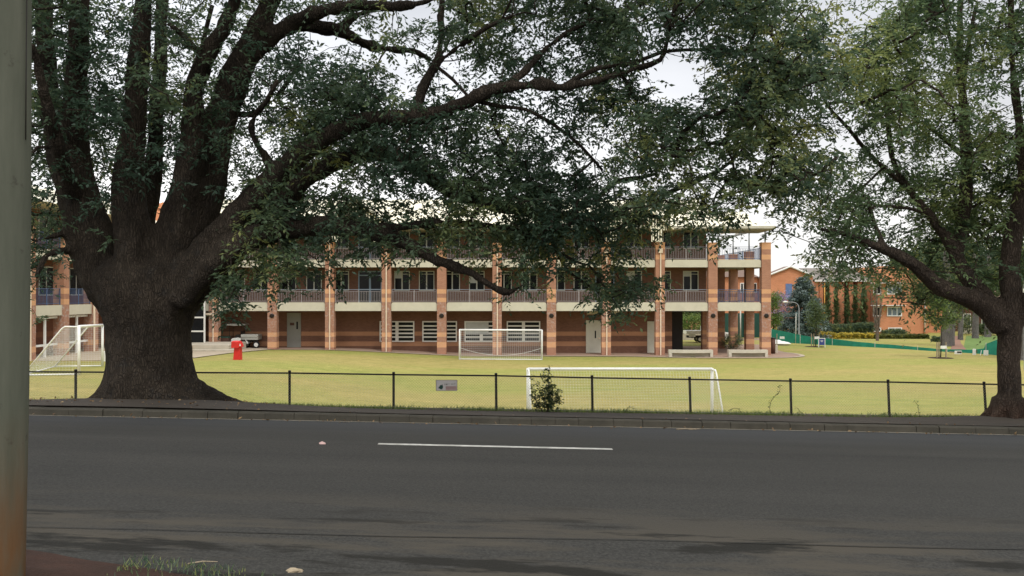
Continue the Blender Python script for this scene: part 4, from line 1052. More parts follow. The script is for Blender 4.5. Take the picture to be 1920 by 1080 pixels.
    # gables with slatted arch screens
    for a, b in ((PXX[4], PXX[5]), (PXX[9], PXX[10])):
        cx = (a+b)/2; hw = (b-a)/2+.55; za = 11.1; zp = 13.55; yf = 73.75; rf = MB()
        def rp(sx): return [(cx, zp+.13), (cx+sx*(hw+.35), za-.02), (cx+sx*(hw+.35), za-.16), (cx, zp-.02)]
        for sx in (-1, 1):
            q = rp(sx); q = q if sx > 0 else q[::-1]; rf.prism_y(q, yf-.3, 80)
        ro = pbuild(rf, 'gable_roof', M['roof'], th)
        sl = MB(); x = cx-hw+.1; bk = MB()
        while x < cx+hw-.1:
            u = (x-cx)/hw; top = za+(zp-za)*(1-abs(u))-.12; R = hw*.47
            low = 10.0 if abs(x-cx) > R else 11.0+math.sqrt(max(0, 1-((x-cx)/R)**2))*1.15
            if abs(x-cx) > R+.98: low = 10.9
            if top > low+.1: sl.box(x-.055, x+.055, yf, yf+.06, low, top)
            x += .23
        pbuild(sl, 'slatted_screen', M['slat'], th)
        fr = MB(); R = hw*.47; pts = [(cx+R*math.cos(t), yf+.09, 11.0+1.1*math.sin(t)) for t in np.linspace(0, math.pi, 20)]; fr.tube(pts, .05, 6)
        for sx in (-1, 1):
            x0, x1 = sorted((cx+sx*(R+.02), cx+sx*(R+1.0))); 
            for z0, z1 in ((9.92, 9.99), (11.02, 11.10)): fr.box(x0, x1, yf+.061, yf+.12, z0, z1)
            fr.box(x0 if sx > 0 else x1-.07, x0+.07 if sx > 0 else x1, yf+.061, yf+.12, 9.99, 11.02)
        pbuild(fr, 'screen_frame', M['slat'], th)
        bk.prism_y([(cx-hw+.1, za+.06), (cx+hw-.1, za+.06), (cx, zp-.15)], yf+.7, yf+.75); pbuild(bk, 'gable_infill', M['brown'], th)
    # windows, upper floors
    wins = [445, 490, 541, 589, 640, 754, 800, 848, 894, 945, 993, 1045, 1090, 1189, 1243, 1295]
    for px in wins:
        x0, x1 = X(px-14.5, WY), X(px+14.5, WY)
        window(th, x0, x1, Z(545, WY), Z(508, WY), WY, 2, Z(514, WY), t=.075, mid=.11)
        if px not in (445, 490): window(th, x0, x1, Z(466, WY), Z(430, WY), WY, 2, None, t=.075, mid=.11)
    for x in (-28.5, -26.4): window(th, x, x+1.4, Z(545, WY), Z(508, WY), WY, 2, None)
    for px, fr_ in ((754, .35), (894, .6), (1045, .3), (1189, .45), (541, .5), (1295, .25)):  # added pale blinds, standing in for lights showing in some windows
        x0, x1 = X(px-14.5, WY), X(px-.8, WY); m = MB(); zt = Z(508, WY)-.08; m.box(x0+.08, x1-.02, WY-.032, WY-.021, zt-1.7*fr_, zt); pbuild(m, 'blind', M['greyboard'], th)
    # glazed double doors
    for px0, px1 in ((672, 716), (1116, 1152)):
        for zt, zb in ((Z(508, WY), 4.4), (Z(427, WY), 8.2)):
            x0, x1 = X(px0, WY), X(px1, WY)
            f = MB(); t = .10
            f.box(x0, x1, WY-.08, WY+.02, zt-t, zt); f.box(x0, x0+t, WY-.08, WY+.02, zb, zt-t); f.box(x1-t, x1, WY-.08, WY+.02, zb, zt-t)
            xc = (x0+x1)/2; f.box(xc-.09, xc+.09, WY-.075, WY+.02, zb, zt-t); 
            for zz in (zt-.45, zb+1.35, zb+.1):
                f.box(x0+t, xc-.09, WY-.07, WY+.02, zz, zz+.10); f.box(xc+.09, x1-t, WY-.07, WY+.02, zz, zz+.10)
            fo = pbuild(f, 'glazed_door', M['bluedoor'], th)
            g = MB(); g.box(x0+.05, x1-.05, WY-.02, WY+.03, zb, zt-.05); go = pbuild(g, 'pane', M['glass'], th); go.parent = fo
    # ground floor louvred windows
    for k, (a, b) in enumerate(((712, 777), (792, 857), (871, 934), (950, 1013))): louvre(th, X(a, WY), X(b, WY), Z(641, WY), Z(602, WY), WY, k == 2)
    # ground floor doors
    def door(px0, px1, py, mat, slot=None, notice=None, handle=None):
        x0, x1 = X(px0, WY), X(px1, WY); zt = Z(py, WY); zb = ground(x0, WY)+.05; f = MB(); f.box(x0-.07, x0, WY-.09, WY+.02, zb, zt+.07); f.box(x1, x1+.07, WY-.09, WY+.02, zb, zt+.07); f.box(x0, x1, WY-.09, WY+.02, zt, zt+.07)
        f.box(x0, x1, WY-.06, WY+.02, zb, zt); do = pbuild(f, 'door', M[mat], th)
        if slot: s = MB(); s.box(X(slot[0], WY), X(slot[1], WY), WY-.075, WY-.061, Z(slot[3], WY), Z(slot[2], WY)); so = pbuild(s, 'vision_slot', M['glass'], th); so.parent = do
        if notice: s = MB(); s.box(X(notice[0], WY), X(notice[1], WY), WY-.07, WY-.061, Z(notice[3], WY), Z(notice[2], WY)); so = pbuild(s, 'notice', M['brown'], th); so.parent = do
        if handle: s = MB(); s.bbox(X(handle[0], WY)-.08, X(handle[0], WY)+.08, WY-.14, WY-.061, Z(handle[1], WY)-.06, Z(handle[1], WY)+.06); so = pbuild(s, 'handle', M['pipe'], th); so.parent = do
    door(540, 563, 588, 'greydoor', (556, 559, 603, 617), (544, 552, 605, 610)); door(1100, 1127, 602, 'door', (1115, 1117.5, 620, 634), None, (1123, 634)); door(1215, 1238, 604, 'door')
    # ceiling downstand over first door bay and small vent
    m = MB(); m.box(X(1100, WY), X(1160, WY), WY-.4, WY-.01, 3.55, 3.90); pbuild(m, 'downstand', M['cream'], th)
    # brick upper part at the left junction, with gable
    m = MB(); m.box(-35, -29.0, 76.2, 82, 8.3, 11.9); m.prism_y([(-35.3, 11.9), (-28.7, 11.9), (-31.2, 13.6)], 76.2, 82); pbuild(m, 'gable_wall', M['orange_brick'], th)
    m = MB(); m.box(-31.9, -29.6, 76.08, 76.199, 11.0, 11.45); pbuild(m, 'lintel', M['cream'], th)
    m = MB(); m.tube([(-30.3, 76.0, 10.4), (-30.3, 76.25, 10.4)], .2, 12); pbuild(m, 'round_lamp', M['white'], th, True)
M['slab2'] = plain('pale_panel', (.50, .46, .38), .7)
M['steel2'] = plain('cream_gutter', (.50, .47, .38), .5)
school()

def wing():
    th = empty('school_wing', (-31, 60, ground(-31, 60)), 'brick classroom wing with blue railings and cream beams just past the grey pole', 'building')
    XF = -31.0; ys = [42.6, 46.8, 51.0, 55.2, 59.4, 63.6, 67.8, 72.0]
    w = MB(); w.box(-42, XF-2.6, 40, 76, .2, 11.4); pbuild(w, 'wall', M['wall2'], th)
    for i, y in enumerate(ys):
        m = MB(); m.box(XF-.75, XF, y-.36, y+.36, .3, 9.86); m.box(XF-.78, XF+.03, y-.39, y+.39, 9.86, 9.93); pbuild(m, 'pillar', M['pillar'], th)
        if i in (3, 5, 7): pbuild(MB().tube([(XF+.06, y-.40, .6), (XF+.06, y-.40, 9.9)], .075, 8), 'downpipe', M['pipe'], th)
    for i in range(len(ys)-1):
        a, b = ys[i]+.39, ys[i+1]-.39
        for za, zb in ((Z1a+.05, Z1b), (Z2a, Z2b)):
            m = MB(); m.box(XF-.36, XF-.12, a, b, za, zb); pbuild(m, 'balcony_beam', M['cream'], th)
            railing(th, a+.02, b-.02, XF-.24, zb-.02, 1.16, True, .16, 'y')
            m = MB(); m.box(XF-2.6, XF-.362, a-.75, b+.39, za+.1, za+.4); pbuild(m, 'floor_slab', M['slab'], th)
    for y in (45, 49, 53, 57.3, 61.5, 65.7):                      # windows on the verandah wall, facing right
        for z0, z1 in ((5.3, 7.4), (9.2, 11.0)):
            x = XF-2.6; f = MB()
            for a, b in ((-1.0, -.92), (-.04, .04), (.92, 1.0)): f.box(x, x+.06, y+a, y+b, z0, z1)
            f.box(x, x+.06, y-.92, y-.04, z0, z0+.08); f.box(x, x+.06, y+.04, y+.92, z0, z0+.08); f.box(x, x+.06, y-.92, y-.04, z1-.08, z1); f.box(x, x+.06, y+.04, y+.92, z1-.08, z1)
            fo = pbuild(f, 'window', M['white'], th); g = MB(); g.box(x, x+.02, y-.98, y+.98, z0, z1); go = pbuild(g, 'pane', M['glass'], th); go.parent = fo
    # glazed stair front with white bars between wing and main block, facing the lawn
    zb = .9
    f = MB(); x0, x1, yy = -31.6, -26.6, 74.0
    for z in (1.0, 2.1, 3.3, 4.5, 5.1, 5.7, 6.3, 6.9, 7.5): f.box(x0, x1, yy-.06, yy, z, z+.13)
    for x in (-31.6, -29.95, -28.3, -26.7): f.box(x, x+.14, yy-.12, yy-.061, zb, 7.7)
    fo = pbuild(f, 'stair_screen', M['white'], th); g = MB(); g.box(x0, x1, yy+.001, yy+.12, zb, 7.7); go = pbuild(g, 'pane', M['glass'], th); go.parent = fo
    for y in (57.3, 61.5):
        f = MB(); x = XF-.5
        for z in (1.9, 3.75): f.box(x, x+.08, y-1.7, y+1.7, z, z+.14)
        f.box(x+.081, x+.17, y-.1, y+.1, .9, 3.9); pbuild(f, 'window_bar', M['white'], th)
    r = MB(); r.add([(-43, 39, 11.4), (-30.2, 39, 11.4), (-30.2, 77, 11.4), (-43, 77, 11.4), (-36.6, 39, 13.7), (-36.6, 77, 13.7)], [(1, 2, 5, 4), (3, 0, 4, 5), (0, 1, 4), (2, 3, 5), (0, 3, 2, 1)]); pbuild(r, 'roof', M['roof'], th)
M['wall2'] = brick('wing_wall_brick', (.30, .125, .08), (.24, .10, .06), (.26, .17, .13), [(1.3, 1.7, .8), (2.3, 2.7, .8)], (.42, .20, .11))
wing()

# paving round the school
def apron():
    fr = [(-23.4, 75.6), (-21.3, 74.5), (-12, 74.0), (2, 73.6), (10, 73.4), (13.2, 72.3), (16, 71.6), (20, 71.5), (23, 71.9), (24.9, 73.2), (25.6, 75.2), (25.4, 77.5), (25.2, 79.2), (25.5, 84), (31, 104), (12, 104), (15.75, 78.6)]
    back = [(14.6, 77.7), (-21.3, 77.7), (-24, 77.7)]
    mb = MB(); xs = np.arange(-24, 15.8, .8)
    fx = [p[0] for p in fr[:6]]; fyv = [p[1] for p in fr[:6]]
    vs = []
    for x in xs: 
        y0 = float(np.interp(x, fx, fyv)); vs += [(x, y0, ground(x, y0)+.03), (x, 75.7, ground(x, 75.7)+.03), (x, 79.0, ground(x, 79)+.03)]
    n = len(xs); mb.add(vs, [(3*i, 3*i+3, 3*i+4, 3*i+1) for i in range(n-1)]+[(3*i+1, 3*i+4, 3*i+5, 3*i+2) for i in range(n-1)])
    vs2 = [(a, b, ground(a, b)+.03) for a, b in [(15.6, 71.7)]+fr[6:15]+[(12, 104)]]
    mb.add([vs2[0]]+vs2[1:]+[(15.6, 79, .03)], [tuple(range(len(vs2)+1))])
    tag(mb.build('school_paving', M['paving2']), kind='structure')
    # pale path edge along the lawn
    mb = MB(); 
    pts = [(-23.4, 75.6), (-21.3, 74.5), (-12, 74.0), (2, 73.6), (10, 73.4), (13.2, 72.3), (16, 71.6), (20, 71.5), (23, 71.9), (24.9, 73.2), (25.6, 75.2), (25.4, 77.5), (24.2, 79.2)]
    pp, _ = catmull([(a, b, 0) for a, b in pts], [1]*len(pts), .5)
    for a, b in zip(pp, pp[1:]):
        t = (b-a); n_ = Vector((-t.y, t.x, 0)).normalized()*.35
        mb.add([(q.x, q.y, ground(q.x, q.y)+.045) for q in (a-n_*.2, b-n_*.2, b+n_, a+n_)], [(0, 1, 2, 3)])
    tag(mb.build('path_edge', M['paving']), kind='structure')
    # path sweeping left to the wing, concrete terrace in front of the wing
    sheet('footpath', [tuple(G(300, 668)[:2]), tuple(G(365, 672)[:2]), tuple(G(430, 663)[:2]), tuple(G(505, 656)[:2]), (-21, 77), (-30, 77), tuple(G(300, 652)[:2])], M['paving'], .05)
    mb = MB(); mb.box(-34, -26.4, 55.0, 76, .2, 1.16); o = mb.build('terrace', M['paving']); tag(o, kind='structure')
M['paving2'] = path_mat('pinkish_paving', (.42, .29, .21), (.34, .23, .17), 1)
apron()
def steps():
    mb = MB(); a = P(358, 652, 71.); 
    x0, x1 = X(355, 71), X(432, 71); z = ground(x0, 71)
    mb.bbox(x0-4, x1, 70.6, 75.2, z-.2, Z(646, 71.), .03); mb.bbox(x0-4, x1+.6, 69.9, 70.59, z-.2, Z(654, 71), .03)
    e = MB(); e.v, e.f, e.m = mb.v, mb.f, mb.m; o = e.build('low_wall', M['conc'], None, False, (x1, 71, z)); o.location = (x1, 71, z)
    tag(o, 'low stepped concrete wall beside the path, right of the huge tree trunk', 'wall')
    mb = MB(); mb.bbox(X(199, 55.0), X(203.5, 55.0), 54.4, 58, ground(-26.2, 55)-.2, 1.75, .02); c = (X(201, 55), 55, ground(-26.2, 55)); o = mb.build('end_wall', M['white'], None, False, c); o.location = c
    tag(o, 'short white end wall of the terrace, just left of the huge trunk', 'wall')
steps()

def bench(px0, px1, py, label):
    d = G((px0+px1)/2, py).y; x0, x1 = X(px0, d), X(px1, d); z = ground(x0, d); t = empty('bench', ((x0+x1)/2, d, z), label, 'bench', 'concrete benches on the paving edge')
    m = MB(); n = 10; bow = .25
    def yb(u): return d+bow*(4*(u-.5)**2)-.1
    zt = z+.62
    for i in range(n):
        u, v = i/n, (i+1)/n; a, b = x0+(x1-x0)*u, x0+(x1-x0)*v
        m.add([(a, yb(u), zt-.26), (b, yb(v), zt-.26), (b, yb(v)+.55, zt-.26), (a, yb(u)+.55, zt-.26), (a, yb(u), zt), (b, yb(v), zt), (b, yb(v)+.55, zt), (a, yb(u)+.55, zt)], [(0,3,2,1),(4,5,6,7),(0,1,5,4),(2,3,7,6)]+([(3,0,4,7)] if i == 0 else [])+([(1,2,6,5)] if i == n-1 else []))
    pbuild(m, 'seat', M['conc2'], t)
    for a, b in ((x0, x0+.28), (x1-.28, x1)):
        m = MB(); m.bbox(a+.01, b-.01, d+.10, d+.62, z-.05, zt-.262, .02); pbuild(m, 'leg', M['conc2'], t)
    m = MB(); m.box(x0+.28, x1-.28, d+.30, d+.42, z-.05, zt-.262); pbuild(m, 'back_panel', M['conc3'], t)
M['conc2'] = plain('cast_concrete', (.56, .52, .42), .8, .06, 2, dirt=.15); M['conc3'] = plain('worn_concrete', (.42, .39, .30), .85, .08, 2)
bench(1255, 1338, 670, 'curved cream concrete bench on the paving, left one under the open corner of the school')
bench(1367, 1441, 670, 'curved cream concrete bench on the paving at the far right corner of the school')

def hydrant():
    p = G(444, 675); z = p.z; t = empty('hydrant_box', p, 'bright red hydrant booster post with a wider head standing on the lawn', 'hydrant')
    m = MB(); m.prism_y([(p.x-.25, z-.05), (p.x+.23, z-.05), (p.x+.21, z+.80), (p.x-.18, z+.80)], p.y, p.y+.45); pbuild(m, 'post', M['red'], t)
    m = MB(); m.bbox(p.x-.34, p.x+.17, p.y-.15, p.y+.5, z+.80, z+1.25, .05); pbuild(m, 'head', M['red'], t)
    m = MB(); m.prism_y([(p.x+.17, z+.86), (p.x+.36, z+.86), (p.x+.32, z+1.02), (p.x+.23, z+1.2), (p.x+.17, z+1.15)], p.y-.1, p.y+.35); pbuild(m, 'side_outlet', M['red'], t)
    m = MB(); m.prism_y([(p.x+.2, z+.93), (p.x+.31, z+.93), (p.x+.25, z+1.1)], p.y-.115, p.y-.102); pbuild(m, 'label_plate', M['white'], t)
hydrant()
def wheel(th, x, y, z, r, w=.18, rim='white'):
    m = MB(); n = 20; prof = [(-w/2, r*.62), (-w/2, r*.93), (-w*.35, r), (w*.35, r), (w/2, r*.93), (w/2, r*.62)]
    vs = []; fs = []
    for a, rr in prof:
        for k in range(n): vs.append((x+rr*math.cos(2*math.pi*k/n), y+a, z+rr*math.sin(2*math.pi*k/n)))
    for j in range(len(prof)-1):
        for k in range(n): fs.append((j*n+k, j*n+(k+1)%n, (j+1)*n+(k+1)%n, (j+1)*n+k))
    m.add(vs, fs); wo = pbuild(m, 'wheel', M['rubber'], th, True)
    m = MB(); m.tube([(x, y-w*.42, z), (x, y+w*.42, z)], r*.64, 16); m.tube([(x, y-w*.5, z), (x, y-w*.42, z)], [r*.2, r*.25], 10); ro = pbuild(m, 'rim', M[rim], th); ro.parent = wo
def buggy():
    d = 76.4; x0 = X(436, d); z = ground(x0, d)+.05; t = empty('utility_buggy', (X(460, d), d, z), 'small white utility buggy with a tipping tray and roof, parked under the verandah', 'buggy')
    f = lambda px: X(px, d); h = lambda py: Z(py, d)
    m = MB(); body = [(f(434), z+.35), (f(434), h(636)), (f(437), h(634)), (f(447), h(633)), (f(452), h(634.5)), (f(459), h(636)), (f(464), h(640)), (f(466), z+.42), (f(463), z+.40), (f(462), z+.62), (f(459), z+.78), (f(455), z+.80), (f(451), z+.72), (f(449), z+.35)]
    m.prism_y(body, d-.1, d+1.1); pbuild(m, 'body', M['white'], t)
    m = MB(); m.bbox(f(452), f(484), d-.1, d+1.2, h(637), h(627), .03); m.box(f(453), f(483), d-.15, d-.101, h(632), h(631)); pbuild(m, 'tray', M['greytray'], t)
    m = MB(); m.box(f(457), f(478), d+.1, d+1.0, h(641), h(637.3)); m.tube([(f(464), d+.05, h(644)), (f(476), d+.05, h(637))], .03, 6); pbuild(m, 'chassis', M['black'], t)
    wheel(t, f(456), d+.0, z+.30, .30); wheel(t, f(456), d+1.1, z+.30, .30); wheel(t, f(436), d+1.1, z+.3, .3); wheel(t, f(480), d+.1, z+.3, .3)
    m = MB(); m.prism_y([(f(421), h(609.5)), (f(440), h(611)), (f(460), h(609.5)), (f(458), h(607.5)), (f(440), h(607)), (f(424), h(607.5))], d-.1, d+1.2); pbuild(m, 'roof', M['greytray'], t)
    for px in (430, 452):
        m = MB(); m.tube([(f(px), d+.02, h(634)), (f(px), d+.02, h(609.8))], .02, 6); m.tube([(f(px), d+1.05, h(634)), (f(px), d+1.05, h(609.8))], .02, 6); pbuild(m, 'roof_strut', M['black'], t)
    m = MB(); m.bbox(f(440), f(451), d+.1, d+1.0, h(634), h(628), .04); m.bbox(f(450), f(452.5), d+.1, d+1.0, h(630), h(621), .03); pbuild(m, 'seat', M['black'], t)
M['greytray'] = plain('grey_white_panel', (.42, .42, .38), .5)
buggy()
def bins():
    d = 76.2
    for k, px in enumerate((412, 424)):
        x = X(px, d); z = ground(x, d)+.05; t = empty('wheelie_bin', (x, d, z), ('brown waste bin with a green lid beside the pillar downpipe', 'brown waste bin with a green lid beside the parked buggy')[k], 'bin', 'bins under the verandah')
        m = MB(); m.add([(x-.24, d-.25, z), (x+.24, d-.25, z), (x+.24, d+.3, z), (x-.24, d+.3, z), (x-.29, d-.3, z+.95), (x+.29, d-.3, z+.95), (x+.29, d+.35, z+.95), (x-.29, d+.35, z+.95)], [(0,3,2,1),(0,1,5,4),(1,2,6,5),(2,3,7,6),(3,0,4,7)]); pbuild(m, 'body', M['brown'], t)
        m = MB(); m.bbox(x-.31, x+.31, d-.33, d+.38, z+.952, z+1.03, .03); m.tube([(x-.28, d+.40, z+.97), (x+.28, d+.40, z+.97)], .02, 6); pbuild(m, 'lid', M['darkgreen'], t)
bins()
def corner_bin():
    x, y = X(1449.5, 76.8), 76.8; z = ground(x, y); t = empty('litter_bin', (x, y, z), 'slim dark litter bin standing against the outer face of the last pillar', 'bin')
    m = MB(); m.cyl((x, y), .2, z, z+1.35, 14, .22); pbuild(m, 'body', M['brown'], t, True); m = MB(); m.cyl((x, y), .24, z+1.36, z+1.48, 14, .16); pbuild(m, 'lid', M['black'], t, True)
    m = MB(); q = (x+.5, y+1.2, ground(x+.5, y+1.2)); m.bbox(q[0]-.15, q[0]+.25, q[1]-.2, q[1]+.2, q[2]-.1, q[2]+.75, .03); o = m.build('bollard', M['conc'], None, False, q); o.location = q; tag(o, 'short pale concrete bollard beside the litter bin at the school corner', 'bollard')
corner_bin()

def pickup():
    d = 94.; z = ground(23, d)+.02; f = lambda px: X(px, d); t = empty('pickup_truck', (f(1340), d, z), 'white tray-back pickup truck parked behind the open corner of the school', 'truck')
    def hz(m_): return z+m_
    m = MB(); x0 = f(1322)
    cab = [(x0, .45), (x0, 1.05), (x0+.1, 1.62), (x0+.35, 1.72), (x0+1.55, 1.70), (x0+2.3, 1.12), (x0+3.4, .98), (x0+3.55, .85), (x0+3.6, .42), (x0+3.35, .36), (x0+3.25, .62), (x0+3.0, .76), (x0+2.7, .76), (x0+2.45, .62), (x0+2.35, .36), (x0+.2, .36)]
    m.prism_y([(a, hz(b)) for a, b in cab], d, d+1.75); pbuild(m, 'cab', M['carwhite'], t)
    m = MB(); m.prism_y([(x0+.22, hz(1.08)), (x0+.28, hz(1.58)), (x0+.78, hz(1.60)), (x0+.78, hz(1.08))], d-.012, d-.002); m.prism_y([(x0+.88, hz(1.08)), (x0+.88, hz(1.60)), (x0+1.5, hz(1.6)), (x0+2.1, hz(1.12))], d-.012, d-.002); pbuild(m, 'side_window', M['glass'], t)
    m = MB(); m.box(f(1287), x0-.08, d-.05, d+1.8, hz(.92), hz(1.02)); 
    for a in (d-.05, d+1.76): m.box(f(1287), x0-.08, a, a+.04, hz(1.021), hz(1.30))
    m.box(f(1287), f(1287)+.04, d, d+1.75, hz(1.021), hz(1.3)); m.box(x0-.12, x0-.081, d, d+1.75, hz(1.021), hz(1.75)); m.box(f(1287)+.3, f(1287)+1.0, d+.02, d+.06, hz(.62), hz(.915)); pbuild(m, 'tray', M['carwhite'], t)
    m = MB(); m.box(f(1290), x0+2.3, d+.5, d+1.2, hz(.5), hz(.75)); m.box(f(1297), f(1300), d+.1, d+.3, hz(.5), hz(.9)); pbuild(m, 'chassis', M['black'], t)
    for xx in (f(1313), x0+2.85):
        for yy in (d+.05, d+1.65): wheel(t, xx, yy, hz(.35), .35)
    m = MB(); m.bbox(x0+3.5, x0+3.62, d+.1, d+.45, hz(.68), hz(.84), .02); pbuild(m, 'headlight', M['glass2'], t)
    m = MB(); m.bbox(x0+1.75, x0+1.95, d-.18, d-.02, hz(1.1), hz(1.28), .03); pbuild(m, 'side_mirror', M['black'], t)
M['carwhite'] = plain('white_car_paint', (.82, .82, .80), .25, .02, 1, spec=.5)
pickup()

# ---------------------------------------------------------------- generic plants
def bush(name, cx, cy, z, rx, ry, rz, n, leaf, mat, label, cat, seed, per=26, group=None, flat=False, stem=True):
    rng = np.random.default_rng(seed); t = empty(name, (cx, cy, z), label, cat, group); c = []
    while len(c) < n:
        p = rng.uniform(-1, 1, 3); q = np.abs(p)
        ok = (q.max() < 1 if flat else (p**2).sum() < 1)
        e = q.max() if flat else math.sqrt((p**2).sum())
        if ok and (e > .55 or rng.random() < .25): c.append((cx+p[0]*rx, cy+p[1]*ry, z+rz+p[2]*rz))
    sg = min(rx, ry, rz)*.24 if flat else min(rx, rz)*.24
    leaf_object('foliage', [leaves(np.array(c), sg, per, leaf, leaf*.5, rng, rng.uniform(.05, .9, n), .2)], mat, t, (cx, cy, z))
    if stem:
        m = MB()
        for k in range(4): m.tube([(cx+.05*k, cy, z-.1), (cx+rx*.5*math.cos(k*1.6), cy+ry*.4*math.sin(k*1.6), z+rz*1.2)], [.03, .012], 5)
        m.build('stem', M['bark'], t, False, (cx, cy, z))
    return t
def tree(name, px, d, top_y, crown, label, mat, seed, trunk_w, leaf=.3, bark='bark', n=110, per=40, group=None, base_y=None, cat='tree', lean=0):
    """crown: list of (px, py, rx_px, ry_px) ellipses seen from the road, given real depth"""
    rng = np.random.default_rng(seed); b = GD(px, d); t = empty(name, b, label, cat, group); s = d/F; pts = []
    tot = sum(a[2]*a[3] for a in crown); m = MB(); top = P(px+lean, top_y, d); skel = []
    tr, rr = catmull([b-Vector((0, 0, .3)), b.lerp(top, .35)+Vector((.1, 0, 0)), b.lerp(top, .7), top], [trunk_w*1.15, trunk_w*.8, trunk_w*.45, trunk_w*.12], .8); m.tube(tr, rr, 10, True, .1); skel += tr
    for (qx, qy, rx, ry) in crown:
        c = P(qx, qy, d); k = max(5, int(n*rx*ry/tot)); st = tr[len(tr)//3:]
        a = min(st, key=lambda v: (v-c).length+max(0, v.z-c.z)); e, er = catmull([a, a.lerp(c, .5)+Vector((0, 0, .15)), c], [trunk_w*.35, trunk_w*.25, trunk_w*.1], .6); m.tube(e, er, 6, False); skel += e
        i = 0
        while i < k:
            p = rng.uniform(-1, 1, 3)
            if (p**2).sum() > 1 or ((p**2).sum() < .2 and rng.random() < .6): continue
            pts.append((c.x+p[0]*rx*s, c.y+p[1]*(rx+ry)/2*s, c.z+p[2]*ry*s)); i += 1
    C = np.array(pts); twigs(m, skel, C, rng, leaf*.05, 6)
    m.build('trunk', M[bark], t, True, tuple(b))
    leaf_object('crown', [leaves(C, leaf*2.0, per, leaf, leaf*.5, rng, rng.uniform(.05, .9, len(C)), .3)], M[mat], t, tuple(b))
    return t
bush('shrub', X(1372, 84), 84, 0, 1.25, .8, .72, 90, .12, M['leaf_a'], 'round dark green bush beside the pillars in front of the white truck', 'shrub', 31)
bush('hedge', X(1300, 112), 112, 0, 4.2, 1.2, 1.3, 260, .22, M['leaf_sap'], 'bright green hedge seen through the open ground floor of the school', 'hedge', 32)
tree('broadleaf_tree', 1300, 120, 580, [(1300,585,28,16),(1278,580,16,12),(1330,582,20,14)], 'pale green tree seen under the school corner behind the hedge', 'leaf_c', 33, .16, .3)
tree('broadleaf_tree', 1449, 98, 560, [(1452,562,9,10),(1450,575,8,8),(1455,595,8,9),(1450,604,10,8)], 'slender bright tree just past the last pillar of the school', 'leaf_sap', 34, .09, .22, n=60)
def low_wall2():
    x0, x1, d = X(1276, 100), X(1335, 100), 100; q = ((x0+x1)/2, d, 0); m = MB(); m.box(x0, x1, d, d+.3, -.2, .75); m.box(x0-.05, x1+.05, d-.05, d+.35, .75, .83); o = m.build('garden_wall', M['conc'], None, False, q); o.location = q; tag(o, 'low white block garden wall behind the truck under the school', 'wall')
low_wall2()
def shed():
    d = 105; x0, x1 = X(1356, d), X(1442, d); q = ((x0+x1)/2, d, 0); t = empty('screen_fence', q, 'tall dark green mesh screen with pale posts seen between the end pillars', 'fence')
    m = MB(); m.box(x0, x1, d, d+.05, 0, 3.0); pbuild(m, 'mesh_panel', M['darkgreen'], t)
    for px in (1356, 1388, 1396, 1441):
        m = MB(); m.cyl((X(px, d), d-.1), .09, 0, 4.2, 8); pbuild(m, 'post', M['frame'], t, True)
shed()

# far brick buildings on the right
def hall():
    d = 117.; th = empty('brick_hall', (X(1480, d), d, 0), 'orange brick hall with a white-edged gable and a blue window, behind the blue-green conifer', 'building'); f = lambda px: X(px, d); h = lambda py: Z(py, d)
    m = MB(); m.prism_y([(f(1430), -.5), (f(1524), -.5), (f(1524), h(518)), (f(1481), h(500.5)), (f(1430), h(521))], d, d+2.4); pbuild(m, 'gable_wall', M['orange_brick'], th)
    m = MB()
    for sx, px in ((-1, 1428), (1, 1525)):
        a = [(f(1481), h(499)), (f(px), h(520 if sx < 0 else 517)), (f(px), h(521.6 if sx < 0 else 518.4)), (f(1481), h(500.6))]; m.prism_y(a if sx > 0 else a[::-1], d-.25, d+2.6)
    pbuild(m, 'roof', M['redroof'], th)
    m = MB()
    for px, e in ((1428, 520.8), (1525, 517.8)): m.tube([(f(1481), d-.3, h(499.8)), (f(px), d-.3, h(e))], .13, 6)
    pbuild(m, 'barge_board', M['white'], th)
    m = MB(); m.box(f(1473), f(1485), d-.06, d-.001, h(561), h(532)); pbuild(m, 'window', M['bluepane'], th)
    m = MB(); m.box(f(1330), f(1429), d+2, d+16, -.5, h(519)); pbuild(m, 'side_wall', M['orange_brick'], th)
    m = MB(); m.add([(f(1328), d+1.5, h(519)), (f(1430), d+1.5, h(519)), (f(1430), d+9, h(503)), (f(1328), d+9, h(503)), (f(1328), d+16, h(519)), (f(1430), d+16, h(519))], [(0,1,2,3),(3,2,5,4),(0,3,4),(1,5,2)]); pbuild(m, 'side_roof', M['redroof'], th)
    for px in (1350, 1395, 1415): window(th, f(px), f(px+12), h(549), h(530), d+2, 2, None, 'white', 'glass', .12)
M['bluepane'] = plain('blue_pane', (.12, .18, .34), .4)
hall()
